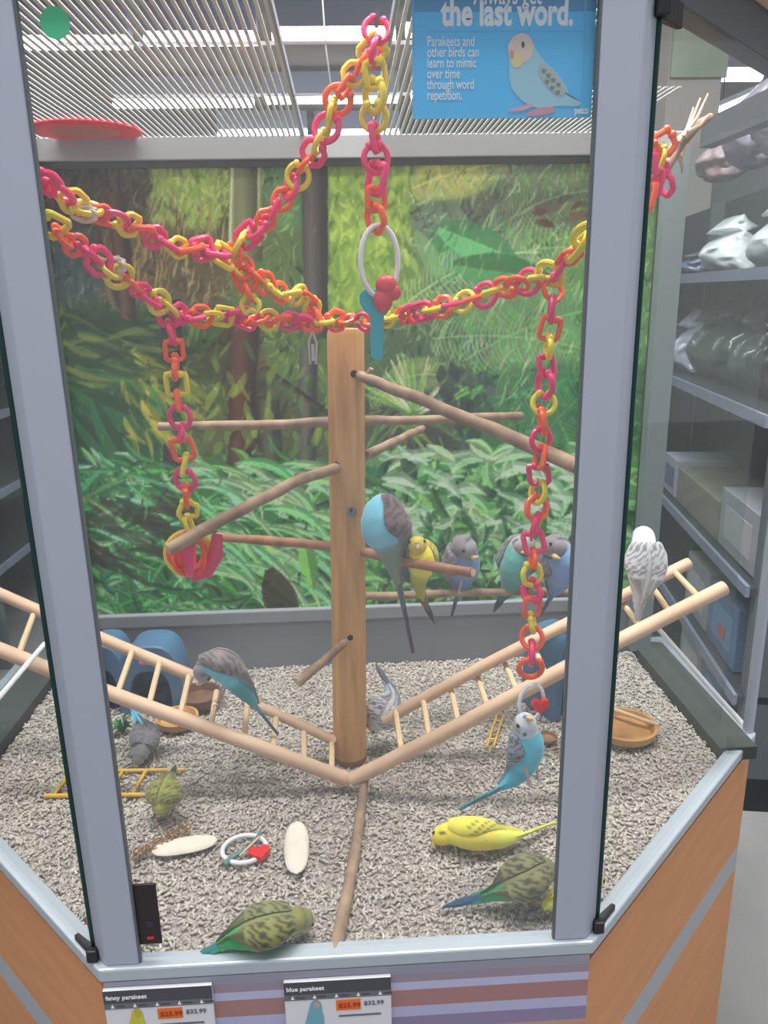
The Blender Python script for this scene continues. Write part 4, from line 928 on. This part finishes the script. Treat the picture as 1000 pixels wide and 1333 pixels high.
budgie('white budgie with grey neck perched on the right ladder end', [Yy(837, 694, .46), Yy(838, 704, .435), Yy(838, 735, .43), Yy(834, 775, .42), Yy(830, 812, .41)], (0, -1, .25), ((236, 236, 238), (150, 148, 146), (226, 226, 230), (226, 226, 230), (230, 230, 232), (150, 150, 156), (188, 190, 198)), .26, feet=Yy(840, 776, .45), fat=.95)

# ------------------------------------------------------------------ huts, bowls and floor things
def hut(px, py, Y, wd, ht, label, dp=.10, m=blue_hut, turn=0.0):
    c = at(px, py, Y=Y); c.z = 0.0
    t = thing('plastic_hut', label, 'bird hut', c); R = Matrix.Rotation(turn, 3, 'Z'); n = 20
    def arch(w_, h_, y): return [c+R @ Vector((w_/2*math.copysign(abs(math.cos(a))**.62, math.cos(a)), y, 0)) + Vector((0, 0, h_*max(0.0, math.sin(a))**.62)) for k, a in enumerate(np.linspace(math.pi, 0, n+1))]
    A = arch(wd, ht, -dp/2); B = arch(wd*.94, ht*.96, dp/2); I = arch(wd*.62, ht*.62, -dp/2); J = arch(wd*.62, ht*.62, dp/2*.8); m_ = n+1
    vs = A+B+I+J; fs = []
    for k in range(n):
        fs += [(k, k+1, m_+k+1, m_+k), (k+1, k, 2*m_+k, 2*m_+k+1), (2*m_+k+1, 2*m_+k, 3*m_+k, 3*m_+k+1)]
    fs.append(tuple(range(m_, 2*m_)));
    MB().add(vs, fs).build('shell', m, t, bevel=.003)
    fl = [c+R @ Vector((sx*wd*.31, sy*dp*.42, .003)) for sx, sy in ((-1, -1), (1, -1), (1, 1), (-1, 1))]
    MB().add(fl+[p+Vector((0, 0, .003)) for p in fl], [(0, 3, 2, 1), (4, 5, 6, 7), (0, 1, 5, 4), (1, 2, 6, 5), (2, 3, 7, 6), (3, 0, 4, 7)]).build('base', mat('hut_navy', (30, 56, 92), .5), t, smooth=False)
    return t, c
t, c = hut(203, 880, .70, .135, .152, 'blue plastic hut with a dark doorway behind the left ladder')
MB().ball(c+Vector((-.004, -.052, .118)), .01, 12, 8, (1.3, .25, .7)).build('pink_sticker', mat('pink_sticker', (214, 110, 176), .4), t)
hut(142, 880, .72, .10, .148, 'second blue plastic hut half hidden by the left post')
hut(728, 905, .62, .13, .178, 'blue plastic hut behind the right ladder beside the post', turn=.5)
# brown bowl-like log hides
def bowl(px, py, r, h, label, m, name='wooden_bowl', Z=0.0, arc=None):
    c = at(px, py, Z=Z); prof = [(0, 0), (r*.7, 0), (r*.95, h*.45), (r, h), (r*.9, h), (r*.8, h*.5), (0, h*.3)]; n = 26; vs = []; fs = []
    for i, (rr, z) in enumerate(prof):
        for k in range(n):
            a = 2*math.pi*k/n; vs.append(c+Vector((rr*math.cos(a), rr*math.sin(a), z+.001)))
    for i in range(len(prof)-1):
        for k in range(n): fs.append((i*n+k, i*n+(k+1)%n, (i+1)*n+(k+1)%n, (i+1)*n+k))
    return tag(MB().add(vs, fs).build(name, m, None), label, 'bowl')
wood_o = mat('orange_wood', (206, 158, 98), .6, c2=(172, 122, 70), scale=24, bump=.3)
bowl(232, 945, .042, .022, 'orange-brown wooden bowl under the left ladder', wood_o)
bowl(262, 918, .046, .03, 'rough brown coconut bowl behind the left ladder', mat('coconut_brown', (134, 96, 70), .85, vary=.3, scale=40, bump=.6))
bowl(812, 958, .062, .026, 'shallow golden wooden bowl behind the right corner post', wood_o)
bowl(712, 965, .02, .01, 'small brown seed dish behind the hanging turquoise budgie', mat('seed_brown', (150, 112, 80), .8, vary=.2, scale=60))
# dark blue cup
c = at(216, 912, Z=0); tag(MB().tube([c+Vector((0, 0, .001)), c+Vector((0, 0, .03))], [.022, .026], 20).build('blue_cup', MATS['hut_navy'], None), 'dark blue cup in front of the blue hut doorway', 'cup')
# artificial plant tuft left
t = thing('plastic_plant', 'small green plastic plant beside the left post', 'plant', at(160, 955, Z=0))
for k in range(14):
    a = k*2.4; b0 = at(160, 955, Z=0.001); e = b0+Vector((math.cos(a)*.022, math.sin(a)*.02, .012+.03*(k % 3)/2)); md_ = b0.lerp(e, .5)+Vector((0, 0, .012))
    MB().tube([b0, md_, e], [.002, .006, .0008], 6, flat=.25).build('leaf', mat('plastic_leaf', (70, 128, 74), .5), t)
# yellow plastic ladder lying on the bedding
t = thing('toy_ladder', 'yellow plastic ladder lying flat on the bedding at left', 'ladder', at(150, 1018, Z=.004))
MB().tube([at(58, 1036, Z=.006), at(206, 1034, Z=.006)], .0038, 8).build('rail', mat('amber_plastic', (226, 178, 56), .4), t)
MB().tube([at(84, 1004, Z=.006), at(240, 1002, Z=.006)], .0032, 8).build('rail', MATS['amber_plastic'], t)
for a, b2 in ((70, 94), (108, 130), (140, 160), (172, 190), (200, 222)):
    MB().tube([at(a, 1035, Z=.006), at(b2, 1003, Z=.006)], .003, 8).build('rung', MATS['amber_plastic'], t)
t = thing('toy_ladder', 'piece of yellow plastic ladder on the bedding behind the right ladder', 'ladder', at(642, 950, Z=.004))
MB().tube([at(633, 974, Z=.006), at(648, 928, Z=.006)], .0026, 8).build('rail', MATS['amber_plastic'], t)
MB().tube([at(642, 974, Z=.006), at(656, 930, Z=.006)], .0022, 8).build('rail', MATS['amber_plastic'], t)
for y in (938, 962): MB().tube([at(637+(962-y)*.35, y, Z=.006), at(646+(962-y)*.35, y, Z=.006)], .002, 6).build('rung', MATS['amber_plastic'], t)
# cuttlebones
def cuttle(c, ax, L, Wd, label):
    ax = Vector(ax).normalized(); sd = Vector((-ax.y, ax.x, 0)); vs = []; fs = []; n, m_ = 20, 14
    for i in range(n+1):
        s = i/n; x = (s-.5)*L; hw = Wd/2*(1-abs(2*s-1)**2.6)**.5+.0005
        for k in range(m_):
            a = 2*math.pi*k/m_; vs.append(c+ax*x+sd*(hw*math.cos(a))+Vector((0, 0, .007+.0065*math.sin(a)*(hw/(Wd/2)))))
    for i in range(n):
        for k in range(m_): fs.append((i*m_+k, (i+1)*m_+k, (i+1)*m_+(k+1)%m_, i*m_+(k+1)%m_))
    fs.append(tuple(range(m_))); fs.append(tuple(range(n*m_, (n+1)*m_))[::-1])
    return tag(MB().add(vs, fs).build('cuttlebone', bone_m, None), label, 'cuttlebone')
a, b_ = at(197, 1113, Z=.003), at(284, 1098, Z=.003); cuttle((a+b_)/2, b_-a, (b_-a).length, .036, 'pale pink-white cuttlebone lying sideways left of the floor ring')
a, b_ = at(386, 1143, Z=.003), at(387, 1074, Z=.003); cuttle((a+b_)/2, b_-a, (b_-a).length, .037, 'upright white cuttlebone between the floor ring and the root stick')
# millet spray
t = thing('millet_spray', 'brown millet spray lying beside the sideways cuttlebone', 'bird food', at(205, 1098, Z=.004))
ax0 = at(174, 1120, Z=.006); ax1 = at(248, 1078, Z=.010); MB().tube([ax0, ax0.lerp(ax1, .5)+Vector((0, 0, .006)), ax1], [.002, .0022, .0012], 6).build('stem', branch_m, t)
mb = MB()
for k in range(230):
    s = random.random(); p = ax0.lerp(ax1, s)+Vector((random.gauss(0, .006), random.gauss(0, .006), .004+abs(random.gauss(0, .0045))))
    mb.ball(p, random.uniform(.0014, .0022), 5, 3)
mb.build('seeds', mat('millet_seed', (168, 130, 88), .8, vary=.25, scale=120), t, stuff=True)
# hanging white ring in the right pane
c = at(815, 866, Y=.47); tag(MB().tube(torus_pts(c, Vector((.02, 0, 0)), Vector((0, 0, .027))), .0016, 8, caps=False).build('thin_ring', white_p, None), 'thin white ring hanging under the right ladder in the side pane', 'ring')
tag(MB().tube([at(800, 924, Z=.03), at(858, 944, Z=.028)], .004, 8).build('wooden_rod', rung_m, None), 'pale wooden rod resting on the golden bowl', 'rod')
# frayed rope / twigs in the right pane
t = thing('twig_perch', 'frayed pale twig perch fanning out behind the right pane', 'perch', at(872, 206, Y=.30))
MB().tube([at(862, 222, Y=.29), at(882, 190, Y=.31), at(905, 165, Y=.36), at(925, 152, Y=.42)], [.010, .009, .007, .005], 10).build('branch', branch_m, t)
for (x1, y1, x2, y2) in [(884, 185, 912, 128), (890, 178, 922, 122), (880, 196, 903, 140), (886, 205, 893, 170), (895, 172, 924, 148), (884, 200, 888, 225)]:
    MB().tube([at(x1, y1, Y=.30), at((x1+x2)/2+2, (y1+y2)/2+3, Y=.31), at(x2, y2, Y=.33)], [.003, .0024, .0012], 7).build('twig', dowel_m, t)

# ------------------------------------------------------------------ things on the glass
YG = .0085
t = thing('poster', 'blue parakeet fact poster stuck inside the top of the front glass', 'poster', at(655, 155, Y=.02))
p00 = at(537, 156, Y=.02); p11 = at(770, 0, Y=.02); X0, Z0, X1, Z1 = p00.x, p00.z, .2665, 1.099
MB().box((X0, .016, Z0), (X1, .0175, Z1)).build('sheet', mat('poster_cyan', (70, 196, 255), .45), t, smooth=False)
MB().box((X0, .0156, at(650, 15, Y=.016).z), (X1, .016, Z1)).build('top_band', mat('poster_deep_blue', (66, 150, 204), .45), t, smooth=False)
for x in (X0+.0008, X1-.011): MB().box((x, .0155, Z0), (x+.0012, .01595, Z1)).build('edge_line', mat('poster_line', (96, 190, 236), .45), t, smooth=False)
wht = mat('poster_white', (240, 246, 250), .5)
def plab(s, px, py, size, wgt=0, al='LEFT', sx=.66):
    p = at(px, py, Y=.0155); text(s, size, wht, t, p, (1, 0, 0), (0, 0, 1), wgt, al, sx=sx)
plab('the last word.', 661, 32, .031, .0011, 'CENTER', .72); plab('Always get', 661, 5, .021, .0003, 'CENTER', .7)
for i, s in enumerate(['Parakeets and', 'other birds can', 'learn to mimic', 'over time', 'through word', 'repetition.']): plab(s, 556, 60+i*14, .0122, .0001)
plab('petco', 748, 148, .009, .0003)
MB().box((at(556, 40, Y=.0155).x, .0153, at(650, 41, Y=.0155).z), (at(757, 40, Y=.0155).x, .0155, at(650, 40, Y=.0155).z)).build('rule', MATS['poster_line'], t, smooth=False)
def pshape(pts, c, name, lay, m=None):
    P = cr([at(x, y, Y=.0155-.0002*lay) for x, y in pts]+[at(*pts[0], Y=.0155-.0002*lay)], 4)[:-1]; n = len(P); cen = sum(P, Vector())/n
    MB().add(P+[cen], [(i, (i+1)%n, n) for i in range(n)]).build(name, m or mat('ink_%d_%d_%d' % c, c, .5), t, smooth=False)
pshape([(661, 60), (668, 48), (680, 43), (690, 48), (697, 62), (708, 78), (726, 96), (738, 114), (742, 126), (757, 133), (752, 138), (728, 138), (704, 141), (684, 134), (668, 118), (663, 100), (663, 80)], (158, 208, 226), 'printed_bird', 1)
pshape([(661, 60), (668, 48), (680, 43), (690, 48), (695, 62), (690, 76), (676, 84), (665, 82)], (226, 206, 196), 'printed_head', 2)
pshape([(664, 70), (672, 68), (680, 74), (678, 86), (668, 86)], (232, 214, 150), 'printed_face', 3)
pshape([(704, 82), (718, 90), (730, 104), (736, 120), (726, 124), (712, 112), (702, 96)], (176, 190, 190), 'printed_wing', 3)
for (x, y) in [(708, 92), (714, 98), (720, 104), (712, 106), (719, 114), (726, 120), (727, 110)]:
    pshape([(x-3, y-2), (x+3, y-2), (x+2, y+3), (x-2, y+3)], (124, 132, 128), 'printed_bar', 4)
pshape([(679, 55), (682, 54), (683, 60), (680, 62)], (60, 60, 80), 'printed_eye', 4)
pshape([(664, 66), (668, 66), (669, 74), (665, 76)], (206, 150, 150), 'printed_beak', 4)
pshape([(662, 142), (680, 138), (690, 134), (692, 139), (680, 144), (664, 145)], (220, 168, 190), 'printed_foot', 2); pshape([(684, 148), (700, 141), (722, 140), (720, 146), (704, 150), (688, 151)], (214, 146, 166), 'printed_foot', 2)
# green dot sticker
c = at(72, 30, Y=.0095); tag(MB().tube([c, c+Vector((0, -.0006, 0))], .0135, 30).build('sticker', mat('green_sticker', (84, 190, 142), .6), None), 'round green sticker at the top left of the front glass', 'sticker')
# black thermometer strip
t = thing('thermometer', 'black strip thermometer on the lower left of the front glass', 'thermometer', at(193, 1226, Y=.009))
a = at(176, 1150, Y=.0095); b_ = at(212, 1226, Y=.0095); x0 = -.267; x1 = b_.x
MB().box((x0+.001, .0065, b_.z), (x1, .0098, a.z)).build('case', mat('black_plum', (34, 18, 24), .35), t, smooth=False, bevel=.001)
c = at(196, 1204, Y=.006); MB().box((c.x-.004, .0059, c.z-.004), (c.x+.004, .0065, c.z+.006)).build('blue_window', mat('lcd_blue', (34, 40, 60), .3), t, smooth=False)
c = at(196, 1221, Y=.006); MB().box((c.x-.004, .0059, c.z-.002), (c.x+.004, .0065, c.z+.002)).build('red_mark', red_p, t, smooth=False)
# price cards clipped to the front strip
def card(px0, py0, px1, title, price, old, label, bird, beakc):
    a = at(px0, py0, Y=-.012); b_ = at(px1, py0, Y=-.012); x0, x1, zt = a.x, b_.x, a.z; wd = x1-x0; zb = zt-.098
    t = thing('price_card', label, 'price card', ((x0+x1)/2, -.010, zb))
    MB().box((x0, -.012, zb), (x1, -.0065, zt)).build('card', mat('card_white', (222, 224, 230), .4), t, smooth=False, bevel=.0006)
    MB().box((x0, -.0125, zt-.020), (x1, -.012, zt)).build('dark_header', mat('card_dark', (72, 72, 82), .4), t, smooth=False)
    MB().box((x0, -.0125, zt-.029), (x1, -.012, zt-.020)).build('grey_header', mat('card_grey', (108, 108, 116), .4), t, smooth=False)
    X = (1, 0, 0); Z = (0, 0, 1); text(title, .0088, wht, t, (x0+.003, -.0127, zt-.0135), X, Z, .0002)
    for k in range(5):
        cx = x0+.008+k*wd*.205; MB().add([(cx, -.0128, zt-.027), (cx+.005, -.0128, zt-.027), (cx+.0025, -.0128, zt-.0205)], [(0, 1, 2)]).build('care_icon', wht, t, smooth=False)
        MB().box((cx+.007, -.0128, zt-.0255), (cx+.018, -.0125, zt-.0235)).build('care_line', mat('card_dark', (72, 72, 82), .4), t, smooth=False)
    MB().box((x0+wd*.48, -.0127, zt-.049), (x0+wd*.71, -.012, zt-.032)).build('price_box', mat('price_orange', (236, 112, 36), .5), t, smooth=False)
    text(price, .0105, mat('price_ink', (150, 60, 16), .5), t, (x0+wd*.50, -.0129, zt-.0445), X, Z, .0002); text(old, .0095, MATS['card_grey'], t, (x0+wd*.74, -.0125, zt-.043), X, Z, .0002)
    MB().box((x0+wd*.5, -.0125, zt-.060), (x0+wd*.9, -.012, zt-.057)).build('caption_line', MATS['card_grey'], t, smooth=False)
    P = [(.24, .036), (.27, .031), (.31, .031), (.34, .037), (.345, .048), (.36, .062), (.34, .085), (.26, .085), (.18, .075), (.2, .058), (.225, .045)]
    C = cr([Vector((x0+wd*u, -.0127, zt-v)) for u, v in P+[P[0]]], 4)[:-1]; n = len(C); cen = sum(C, Vector())/n
    MB().add(C+[cen], [(i, (i+1)%n, n) for i in range(n)]).build('printed_bird', mat('ink_%d_%d_%d' % bird, bird, .5), t, smooth=False)
    Q = [(.27, .032), (.31, .032), (.335, .038), (.31, .045), (.27, .042)]; C = [Vector((x0+wd*u, -.0129, zt-v)) for u, v in Q]
    MB().add(C, [tuple(range(5))]).build('printed_head', mat('ink_%d_%d_%d' % beakc, beakc, .5), t, smooth=False)
card(133, 1291, 276, 'fancy parakeet', '$25.99', '$32.99', 'price card with a yellow parakeet picture at the left of the front strip', (206, 196, 64), (190, 176, 60))
card(369, 1280, 509, 'blue parakeet', '$25.99', '$32.99', 'price card with a blue parakeet picture in the middle of the front strip', (112, 172, 190), (176, 168, 168))
bpy.context.view_layer.update()
